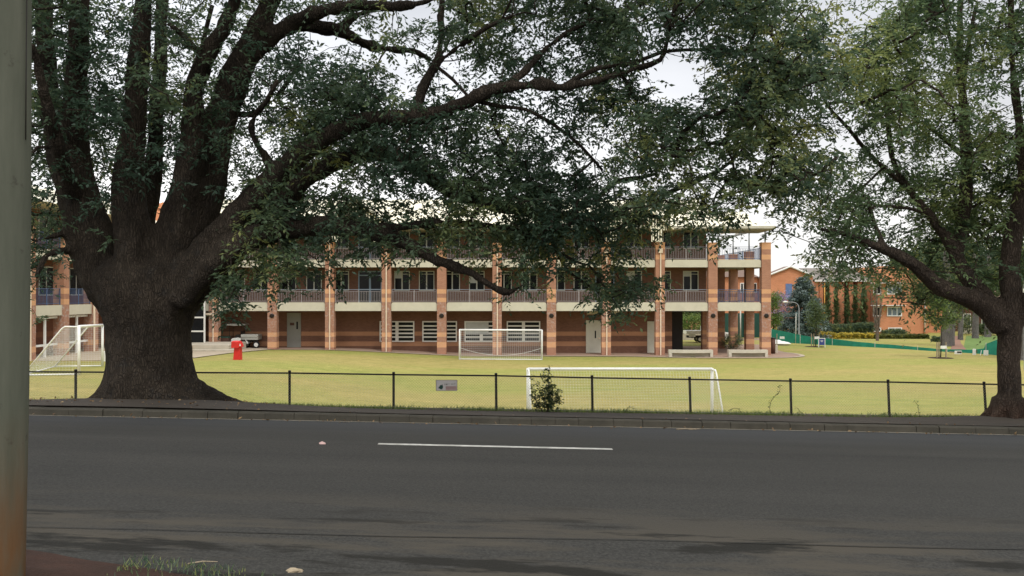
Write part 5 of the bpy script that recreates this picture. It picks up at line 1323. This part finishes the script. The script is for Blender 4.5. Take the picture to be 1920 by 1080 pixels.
def fin_block():
    d = 120.; th = empty('brick_building', (X(1590, d), d, 0), 'orange brick building with tall vertical fins and white-framed windows beyond the lawn', 'building'); f = lambda px: X(px, d); h = lambda py: Z(py, d)
    m = MB(); m.box(f(1524.5), f(1632), d+1.2, d+14, -.5, h(527)); pbuild(m, 'rear_wall', M['finback'], th)
    for px, w in ((1531, 8), (1540, 7), (1560, 10), (1577, 12), (1596, 8), (1612, 8), (1627, 9)):
        m = MB(); m.box(f(px-w/2), f(px+w/2), d, d+1.19, -.5, h(528)); pbuild(m, 'fin', M['orange_brick'], th)
    m = MB(); m.box(f(1526), f(1634), d-.5, d-.3, h(528), h(525)); pbuild(m, 'fascia', M['white'], th)
    m = MB(); m.add([(f(1526), d-.5, h(525)), (f(1636), d-.5, h(525)), (f(1636), d+7, h(500)), (f(1530), d+7, h(500)), (f(1526), d+14.5, h(525)), (f(1636), d+14.5, h(525))], [(0,1,2,3),(3,2,5,4),(0,3,4),(1,5,2),(0,4,5,1)]); pbuild(m, 'roof', M['greyroof'], th)
    m = MB(); m.tube([(f(1545.5), d-.12, .0), (f(1545.5), d-.12, h(527))], .09, 8); pbuild(m, 'downpipe', M['yellowpipe'], th, True)
    # right block
    m = MB(); m.box(f(1632), f(1706), d-3, d+12, -.5, h(509)); m.prism_y([(f(1632), h(509)), (f(1706), h(509)), (f(1690), h(503)), (f(1640), h(500))], d-3, d+12); pbuild(m, 'block_wall', M['orange_brick'], th)
    m = MB(); m.box(f(1706.2), f(1734), d-1, d+10, -.5, h(512)); m.box(f(1734.2), f(1800), d+2, d+10, -.5, h(545)); pbuild(m, 'return_wall', M['orange_brick'], th)
    y = d-3.05; D3 = y; g = lambda px: X(px, D3); k = lambda py: Z(py, D3)
    for (a, b, c, e, n) in ((1637, 1652, 575, 593, 2), (1663, 1691, 575, 593, 3), (1637, 1652, 533, 552, 2), (1663, 1691, 533, 552, 3), (1637, 1652, 614, 622, 2), (1665, 1691, 614, 622, 2)):
        window(th, g(a), g(b), k(e), k(c), y, n, None, 'white', 'glass2' if n == 3 and c < 600 else 'glass', .13)
    for zz in (572, 530): 
        m = MB(); m.box(g(1632), g(1693), y-.9, y, k(zz+1.2), k(zz)); pbuild(m, 'awning', M['white'], th)
    m = MB(); m.tube([(X(1733, d-1), d-1.12, 0), (X(1733, d-1), d-1.12, h(560))], .10, 8); pbuild(m, 'downpipe', M['white'], th, True)
    m = MB(); m.box(f(1632), f(1706), d-3.07, d-3.001, h(559), h(557)); pbuild(m, 'string_course', M['finback'], th)
    # cream-roofed building further back
    e = 150.; q = ((X(1690, e)), e, 0); t2 = empty('far_building', q, 'far building with a pale cream roof showing over the brick block through the branches', 'building'); m = MB(); x0, x1 = X(1665, e), X(1760, e)
    m.box(x0, x1, e, e+10, 0, Z(512, e)); pbuild(m, 'wall', M['orange_brick'], t2); m = MB(); m.add([(x0-.5, e-.5, Z(512, e)), (x1+.5, e-.5, Z(512, e)), (x1-1, e+5, Z(500, e)), (x0+1, e+5, Z(500, e)), (x0-.5, e+10.5, Z(512, e)), (x1+.5, e+10.5, Z(512, e))], [(0,1,2,3),(3,2,5,4),(0,3,4),(1,5,2),(0,4,5,1)]); pbuild(m, 'roof', M['roof'], t2)
M['finback'] = brick('fin_shade_brick', (.11, .05, .032), (.09, .04, .025), (.11, .07, .05))  # orange brick darkened: shade between the fins put into the colour
fin_block()

# cypresses between the fins
for k, (px, ty) in enumerate(((1552, 533), (1568, 549), (1588, 541), (1604, 536), (1620, 534))):
    d = 118.8; b = GD(px, d); rng = np.random.default_rng(60+k); H = Z(ty, d)-b.z
    t = empty('cypress', b, ('slim columnar cypress next to the yellow downpipe, leftmost between the brick fins', 'shorter pointed cypress, second from the yellow downpipe', 'slim cypress in the middle bay of the brick fins', 'slim dark cypress in the fourth bay of the brick fins', 'slim cypress in the last bay before the windowed brick block')[k], 'tree', 'cypresses between the brick fins')
    c = []; 
    for i in range(150):
        u = rng.random(); r = .52*(1-u**2.5)*(.55 if u < .05 else 1)*math.sqrt(rng.random()); a = rng.uniform(0, 6.28); c.append((b.x+r*math.cos(a), b.y+r*math.sin(a), b.z+.2+u*(H-.3)))
    m = MB(); m.tube([b-Vector((0, 0, .2)), b+Vector((0, 0, H*.9))], [.09, .02], 6); m.build('trunk', M['bark'], t, False, tuple(b))
    leaf_object('crown', [leaves(np.array(c), .14, 26, .16, .07, rng, rng.uniform(.1, .9, 150), -1.2)], M['leaf_c'], t, tuple(b))
# ivy column
bush('climbing_plant', X(1711, 118.6), 118.6, 0, .45, .25, 3.1, 120, .18, M['leaf_c'], 'tall climbing plant covering the corner strip right of the windowed brick block', 'plant', 70, 26, None, True, False)
# clipped hedges
for k, (a, b, t_, bt, d, mt, lab) in enumerate((
   (1546, 1572, 609, 629, 116, 'leaf_a', 'clipped dark hedge block at the foot of the first two cypresses'),
   (1574, 1600, 609, 629, 116, 'leaf_a', 'clipped dark hedge block at the foot of the middle cypress'),
   (1602, 1636, 606, 629, 116, 'leaf_a', 'clipped dark hedge block before the last brick fins'),
   (1656, 1698, 619, 628, 113, 'leaf_a', 'low clipped dark hedge under the brick block windows'),
   (1447, 1474, 617, 630, 110, 'leaf_yellow', 'golden hedge just right of the school corner'),
   (1476, 1556, 622, 633, 108, 'leaf_yellow', 'long golden hedge at the foot of the blue-green conifer'),
   (1558, 1634, 625, 638, 104, 'leaf_yellow', 'bright golden clipped hedge in front of the cypresses'),
   (1637, 1738, 627, 643, 104, 'leaf_olive', 'long olive clipped hedge in front of the windowed brick block'),
   (1752, 1766, 632, 652, 96, 'leaf_a', 'small round dark hedge beside the pale fat trunk'))):
    if mt == 'leaf_olive' and mt not in M: M[mt] = leafmat('olive_hedge', (.05, .07, .015), (.12, .14, .03), (.28, .26, .05), .2)
    x0, x1 = X(a, d), X(b, d); z0 = ground(x0, d); H = (Z(t_, d)-z0)
    bush('hedge', (x0+x1)/2, d, z0, (x1-x0)/2, .7, H/2, int(80+(x1-x0)*60), .17, M[mt], lab, 'hedge', 80+k, 34, 'clipped hedges beyond the lawn', True, False)

def conifer():
    d = 102.; b = GD(1507, d); t = empty('conifer', b, 'broad conical blue-green conifer standing before the brick hall', 'tree'); rng = np.random.default_rng(91); top = Z(520, d); H = top-b.z; m = MB(); m.tube([b-Vector((0, 0, .2)), b+Vector((0, 0, H*.97))], [.22, .02], 8); c = []
    for i in range(200):
        u = .06+.94*rng.random(); R = 3.3*(1-u)**.75+.15; a = rng.uniform(0, 6.28); z = b.z+u*H; e = Vector((b.x+R*math.cos(a), b.y+R*math.sin(a), z-.12*R)); s = Vector((b.x, b.y, z)); m.tube([s, s.lerp(e, .5)+Vector((0, 0, -.06*R)), e], [.04, .025, .008], 4, False)
        for v in np.linspace(.3, 1, 5): q = s.lerp(e, v); c.append((q.x, q.y, q.z-.05))
    m.build('trunk', M['bark'], t, False, tuple(b)); c = np.array(c)
    leaf_object('crown', [leaves(c, .30, 34, .26, .12, rng, rng.uniform(0, .75, len(c)), .1, .5)], M['leaf_spruce'], t, tuple(b))
conifer()
tree('jacaranda_tree', 1458, 112, 552, [(1462,566,14,12),(1470,560,12,10),(1455,590,12,12),(1468,585,12,10),(1463,603,14,8)], 'small mauve-flowered tree left of the blue-green conifer', 'leaf_mauve', 35, .10, .25, n=80, per=26)
tree('broadleaf_tree', 1528, 87, 566, [(1530,575,13,12),(1522,592,10,10),(1538,592,9,10),(1530,606,12,7)], 'small staked lawn tree in front of the conifer, with green crown', 'leaf_sap2', 36, .06, .2, n=60, per=30) if False else None
M['leaf_sap2'] = leafmat('mid_leaf', (.045, .08, .03), (.09, .13, .05), (.16, .20, .07), .3)
tree('young_tree', 1529, 87, 566, [(1530,576,12,12),(1522,593,9,10),(1538,592,9,10),(1530,606,12,7)], 'young staked tree with mid-green crown standing before the conifer beside the navy sign', 'leaf_sap2', 36, .055, .2, n=60, per=28, group='staked young trees on the lawn')
tree('young_tree', 1763, 72, 568, [(1765,575,18,12),(1748,592,14,10),(1782,592,15,11),(1765,604,18,9),(1760,566,10,8)], 'young staked tree with bright green crown left of the right-hand trunk', 'leaf_sap', 37, .05, .17, n=90, per=30, group='staked young trees on the lawn')
def stakes(px, d, lab, n=3, h=1.35):
    b = GD(px, d); t = empty('tree_stakes', b, lab, 'stakes', 'stakes round the young trees')
    for k in range(n):
        x = b.x+(-.42, .02, .36, .1)[k]; y = b.y+(-.2, .35, -.15, -.4)[k]; m = MB(); m.box(x-.04, x+.04, y-.04, y+.04, b.z-.2, b.z+h); pbuild(m, 'stake', M['stick'], t)
    m = MB(); m.box(b.x-.12, b.x+.38, b.y-.24, b.y-.20, b.z+h-.55, b.z+h-.3); pbuild(m, 'tie', M['white'], t)
    m = MB(); n_ = 20; m.add([(b.x, b.y, b.z+.07)]+[(b.x+1.0*math.cos(6.283*i/n_), b.y+1.0*math.sin(6.283*i/n_), ground(b.x, b.y)+.012) for i in range(n_)], [(0, 1+i, 1+(i+1)%n_) for i in range(n_)]); pbuild(m, 'mulch_ring', M['redsoil'], t)
stakes(1528, 87, 'timber stakes and mulch ring round the young tree by the navy sign'); stakes(1764, 72, 'timber stakes with white ties round the young tree near the right-hand trunk')
stakes(1463, 90, 'mulch ring and timber stakes just past the school corner', 1, 1.2)

def poplar():
    d = 98.; b = GD(1645, d); t = empty('bare_tree', b, 'tall thin nearly leafless pale tree in front of the windowed brick block', 'tree'); rng = np.random.default_rng(5); m = MB(); H = Z(492, d)-b.z; sk = []
    for k in range(9):
        a = rng.uniform(0, 6.28); r = rng.uniform(.15, .75); hh = H*rng.uniform(.6, 1); pts = [b+Vector((0, 0, .1)), b+Vector((r*.5*math.cos(a), r*.5*math.sin(a), hh*.35)), b+Vector((r*math.cos(a), r*math.sin(a), hh*.7)), b+Vector((r*.7*math.cos(a), r*.7*math.sin(a), hh))]
        p, q = catmull(pts, [.09, .055, .035, .01], .5); m.tube(p, q, 5); sk += p[3:]
    m.tube([b-Vector((0, 0, .2)), b+Vector((0, 0, H*.3))], [.2, .12], 8)
    c = np.array([tuple(p+Vector(rng.normal(0, .25, 3))) for p in sk for _ in range(2)]); twigs(m, sk, c, rng, .01, 2)
    m.build('trunk', M['bark_pale2'], t, False, tuple(b)); leaf_object('crown', [leaves(c[::3], .15, 7, .14, .06, rng, None, -.5)], M['leaf_c'], t, tuple(b))
M['bark_pale2'] = barkmat('greybrown_bark', (.26, .20, .16), (.16, .125, .10))
poplar()

# green mesh fence along the lawn's far edge
def mesh_fence():
    line_ = [(1446, 96, 617, 645), (1475, 94, 622, 646.5), (1500, 92.5, 628, 648), (1530, 91, 633, 649.5), (1560, 89.5, 635, 650.5), (1600, 87.5, 640, 652.5), (1640, 86, 644, 654), (1680, 84, 647, 655.5), (1720, 82, 650.5, 657), (1750, 80.5, 653.5, 659), (1775, 79.5, 655, 661), (1800, 78.5, 655, 663), (1825, 77.5, 656, 665), (1845, 76.5, 653, 667), (1848, 76.4, 645, 667), (1872, 75, 636, 669), (1900, 74, 634, 671), (1950, 73, 632, 674)]
    b = GD(1600, 87.5); t = empty('mesh_fence', b, 'low green shade-cloth fence sagging along the far edge of the lawn', 'fence'); m = MB(); vs = []
    dense = []
    for a, c in zip(line_, line_[1:]):
        for k in range(4): u = k/4; dense.append(tuple(a[i]*(1-u)+c[i]*u for i in range(4)))
    for px, d, ty, by in dense:
        x = X(px, d); z0 = ground(x, d); zt = max(z0+.12, Z(ty, d)+.03*mnoise.noise(Vector((x*1.4, 0, 0)))); w = .05*mnoise.noise(Vector((x*2, 5, 0))); vs += [(x, d+w, z0-.05), (x, d-w, zt), (x, d-w+.02, zt), (x, d+w+.02, z0-.05)]
    n = len(dense); m.add(vs, [(4*i, 4*i+4, 4*i+5, 4*i+1) for i in range(n-1)]+[(4*i+1, 4*i+5, 4*i+6, 4*i+2) for i in range(n-1)]+[(4*i+2, 4*i+6, 4*i+7, 4*i+3) for i in range(n-1)]); pbuild(m, 'shade_cloth', M['mesh_green'], t)
    for px, d, ty, by in line_[::2]:
        x = X(px, d); m = MB(); m.cyl((x, d-.06), .03, ground(x, d)-.1, Z(ty, d)+.12, 6); pbuild(m, 'post', M['frame'], t)
mesh_fence()
def navy_sign():
    d = 86.; c = P(1541, 641, d); b = GD(1541, d); t = empty('sign', b, 'small navy sign with a white frame standing on the lawn edge by the young tree', 'sign'); w, h = 10.5/F*d/2, 12/F*d/2
    m = MB(); m.box(c.x-w, c.x+w, d, d+.03, c.z-h, c.z+h); pbuild(m, 'panel', M['bluesign'], t)
    m = MB()
    for x in (c.x-w-.06, c.x+w): m.box(x, x+.06, d-.01, d+.05, b.z-.1, c.z+h+.07)
    m.box(c.x-w, c.x+w, d-.01, d+.05, c.z+h, c.z+h+.06); pbuild(m, 'frame', M['white'], t)
    m = MB(); m.box(c.x-w*.5, c.x+w*.5, d-.006, d-.001, c.z+h*.25, c.z+h*.4); m.box(c.x-w*.3, c.x+w*.3, d-.006, d-.001, c.z+h*.0, c.z+h*.1); pbuild(m, 'lettering', M['white'], t)
navy_sign()
def street_lamp():
    d = 97.; b = GD(1498, d); t = empty('street_lamp', b, 'slim grey street lamp with a curved arm in front of the conifer', 'street lamp')
    m = MB(); p, r = catmull([b-Vector((0, 0, .2)), P(1498, 600, d), P(1498, 578, d), P(1494, 569, d), P(1484, 566.5, d), P(1474, 567, d)], [.09, .07, .055, .045, .04, .035], .3); m.tube(p, r, 8); pbuild(m, 'pole', M['steel'], t, True)
    m = MB(); q = P(1470, 566.6, d); m.tube([q+Vector((.45, 0, .02)), q+Vector((.1, 0, .04)), q+Vector((-.15, 0, .0))], [.06, .13, .06], 10); pbuild(m, 'lamp_head', M['white'], t, True)
street_lamp()
def marker_pole():
    d = 93.; b = GD(1492, d); m = MB(); m.tube([b-Vector((0, 0, .2)), P(1492.5, 588, d)], [.05, .04], 8); o = m.build('sapling_pole', M['frame'], None, True, tuple(b)); o.location = b; tag(o, 'plain thin pale pole standing left of the street lamp', 'pole')
marker_pole()
def tarp():
    b = GD(1465, 92); m = MB(); nx, ny = 14, 5; vs = []
    for j in range(ny):
        for i in range(nx):
            u, v = i/(nx-1), j/(ny-1); x = b.x-.75+1.7*u; y = b.y-.4+.8*v; vs.append((x-b.x, y-b.y, (.42*(1-u)**.7+.05)*math.sin(math.pi*v)*(1+.3*mnoise.noise(Vector((u*5, v*4, 0))))+.02))
    m.add(vs, [(j*nx+i, j*nx+i+1, (j+1)*nx+i+1, (j+1)*nx+i) for j in range(ny-1) for i in range(nx-1)]); o = m.build('tarpaulin', M['white'], None, True); o.location = b; tag(o, 'crumpled white sheet heaped at the lawn edge past the school corner', 'sheet')
tarp()
def small_bits():
    for k, (px, d, w, h, lab) in enumerate(((1828, 75.5, .22, .52, 'small pale box standing upright against the green mesh near the right-hand trunk'), (1849, 75, .42, .45, 'pale folded frame leaning on the green mesh just left of the right-hand trunk'), (1797, 76.5, .65, .30, 'low white board with dark print lying against the green mesh'))):
        b = GD(px, d); t = empty('box' if k == 0 else 'board', b, lab, 'box' if k == 0 else 'board'); m = MB(); m.bbox(b.x-w/2, b.x+w/2, d, d+.2 if k == 0 else d+.06, b.z-.02, b.z+h, .02); pbuild(m, 'body', M['white'], t)
        if k == 2: m = MB(); m.box(b.x-.12, b.x+.28, d-.006, d-.001, b.z+.1, b.z+.24); pbuild(m, 'print', M['black'], t)
        if k == 1: m = MB(); m.tube([(b.x-.5, d, b.z), (b.x-.38, d+.05, b.z+.45)], .03, 6); pbuild(m, 'strut', M['white'], t)
small_bits()
# garden beyond on the right: red path, pale trunks, backdrop trees
sheet('garden_path', [tuple(q[:2]) for q in (GD(1780, 78.5), GD(1815, 79), GD(1802, 92), GD(1797, 112), GD(1790, 112), GD(1787, 92))], M['redpave'], .06)
def stepped_garden():
    pass
def trunk_tree(px, d, w_px, label, crown, seed, n=60, fork=False, mat='leaf_c', top=470):
    rng = np.random.default_rng(seed); b = GD(px, d); t = empty('pale_tree', b, label, 'tree', 'pale-trunked trees beyond the lawn'); s = d/F; r = w_px*s/2; m = MB(); tp = P(px+rng.uniform(-3, 3), top, d)
    p, q = catmull([b-Vector((0, 0, .3)), b+Vector((0, 0, .5)), b.lerp(tp, .45)+Vector((.1, 0, 0)), tp], [r*1.25, r, r*.85, r*.4], .5); m.tube(p, q, 12, True, .1); sk = p[4:]
    if fork: pp, qq = catmull([b+Vector((r*.8, 0, -.2)), b+Vector((r*1.2, .1, 2)), b+Vector((r*2.6, .2, 6))], [r*.8, r*.6, r*.3], .5); m.tube(pp, qq, 10, True, .1)
    pts = []
    for (qx, qy, rx, ry) in crown:
        c = P(qx, qy, d); a = min(sk, key=lambda v: (v-c).length); m.tube([a, a.lerp(c, .5), c], [r*.3, r*.2, r*.08], 6, False); sk = sk+[a.lerp(c, .5), c]
        for i in range(max(4, n//len(crown))): 
            v = rng.normal(size=3); v /= np.linalg.norm(v); v *= rng.random()**.4; pts.append((c.x+v[0]*rx*s, c.y+v[1]*rx*s, c.z+v[2]*ry*s))
    twigs(m, sk, np.array(pts), rng, .012, 6); m.build('trunk', M['bark_pale'], t, True, tuple(b)); leaf_object('crown', [leaves(np.array(pts), .5, 46, .30, .15, rng, rng.uniform(0, .7, len(pts)), .3)], M[mat], t, tuple(b))
trunk_tree(1774, 88, 20, 'fat pale fluted trunk of a tree just beyond the left staked sapling', [(1770,560,30,22),(1800,540,28,22),(1745,545,26,20)], 1, 70, True)
trunk_tree(1801, 100, 9, 'slender pale trunk beside the red garden path', [(1805,560,24,18),(1790,530,26,20)], 2, 50)
trunk_tree(1829, 104, 12, 'pale straight trunk in the middle of the garden beyond the green mesh', [(1830,540,30,24),(1850,515,26,20)], 3, 60)
trunk_tree(1852, 108, 12, 'pale trunk seen immediately left of the right-hand tree', [(1860,535,30,22),(1890,520,30,24)], 4, 60)
trunk_tree(1934, 70, 52, 'very wide pale grey trunk at the right edge behind the right-hand tree', [(1950,480,40,30),(1990,520,40,30),(1910,500,30,26)], 5, 80)
for k, (px, d, ty, cr, lab, mt) in enumerate((
   (1700, 170, 470, [(1700,500,34,26),(1735,490,30,30)], 'dark background tree over the roof of the windowed block', 'leaf_c'),
   (1760, 135, 450, [(1755,520,34,36),(1770,490,30,30),(1780,560,30,26)], 'dense dark background tree behind the bright staked sapling', 'leaf_a'),
   (1815, 140, 440, [(1815,520,40,40),(1830,480,34,30),(1810,570,30,24)], 'dense background tree behind the pale straight trunks', 'leaf_c'),
   (1880, 135, 440, [(1880,520,44,40),(1900,480,34,30),(1875,575,34,20)], 'dense background tree behind the fork of the right-hand tree', 'leaf_a'),
   (1960, 130, 440, [(1950,520,44,44),(1990,500,44,40),(1940,570,34,24)], 'dense background tree at the right edge of the garden', 'leaf_c'))):
    tree('background_tree', px, d, ty, cr, lab, mt, 120+k, .35, .55, n=170, per=60, group='dark trees closing the garden on the right')
def garden_terraces():
    d = 118; x0, x1 = X(1806, d), X(1900, d); q = ((x0+x1)/2, d, 0); t = empty('garden_steps', q, 'pale garden steps and low walls between the trunks beyond the green mesh', 'steps')
    for k in range(5): m = MB(); m.box(X(1838, d), X(1852, d), d+k*.5, d+k*.5+.5, -.2, .1+k*.18); pbuild(m, 'step', M['conc'], t)
    m = MB(); m.box(x0, X(1837, d), d+1, d+1.4, -.2, .5); m.box(X(1853, d), x1, d+1, d+1.4, -.2, .6); pbuild(m, 'low_wall', M['conc3'], t)
    d = 126; x0, x1 = X(1790, d), X(1960, d); q = ((x0+x1)/2, d, 0); t = empty('brick_cottage', q, 'orange-brown brick building half hidden behind the garden trees on the right', 'building'); m = MB(); m.box(x0, x1, d, d+8, -.3, Z(566, d)); pbuild(m, 'wall', M['finback'], t)
    m = MB(); m.add([(x0-.5, d-.6, Z(566, d)), (x1+.5, d-.6, Z(566, d)), (x1, d+4, Z(545, d)), (x0, d+4, Z(545, d)), (x0-.5, d+8.5, Z(566, d)), (x1+.5, d+8.5, Z(566, d))], [(0,1,2,3),(3,2,5,4),(0,3,4),(1,5,2),(0,4,5,1)]); pbuild(m, 'roof', M['redroof'], t)
    for px in (1806, 1840, 1862): window(t, X(px, d), X(px+14, d), Z(612, d), Z(588, d), d, 2, None, 'frame', 'glass', .10)
garden_terraces()
bush('shrub', X(1815, 116), 116, 0, 1.3, .8, 1.2, 70, .2, M['leaf_a'], 'rounded dark garden shrub beside the slender pale trunk', 'shrub', 201)
bush('shrub', X(1842, 112), 112, 0, .9, .7, .7, 60, .2, M['leaf_c'], 'low olive garden shrub between the two pale straight trunks', 'shrub', 202)
bush('shrub', X(1868, 113), 113, 0, 1.5, .9, 1.5, 80, .2, M['leaf_a'], 'tall dark garden shrub close behind the trunk of the right-hand tree', 'shrub', 203)
sheet('garden_lawn', [tuple(q[:2]) for q in (GD(1806, 82), GD(1900, 80), GD(1960, 84), GD(1960, 112), GD(1812, 112))], M['lawn2'] if 'lawn2' in M else plain('green_lawn', (.13, .20, .05), .95, .3, 2), .04)
def red_post():
    b = GD(1921, 60); t = empty('pole_sign', b, 'white pole sign with a red patch at the extreme right edge', 'sign'); m = MB(); d = 60; m.cyl((b.x, b.y), .05, b.z, Z(520, d), 8); pbuild(m, 'pole', M['steel'], t)
    m = MB(); m.box(X(1917, d), X(1938, d), d-.1, d-.06, Z(585, d), Z(541, d)); pbuild(m, 'panel', M['white'], t)
    m = MB(); m.box(X(1917, d), X(1938, d), d-.108, d-.101, Z(579, d), Z(566, d)); pbuild(m, 'red_patch', M['red'], t)
red_post()
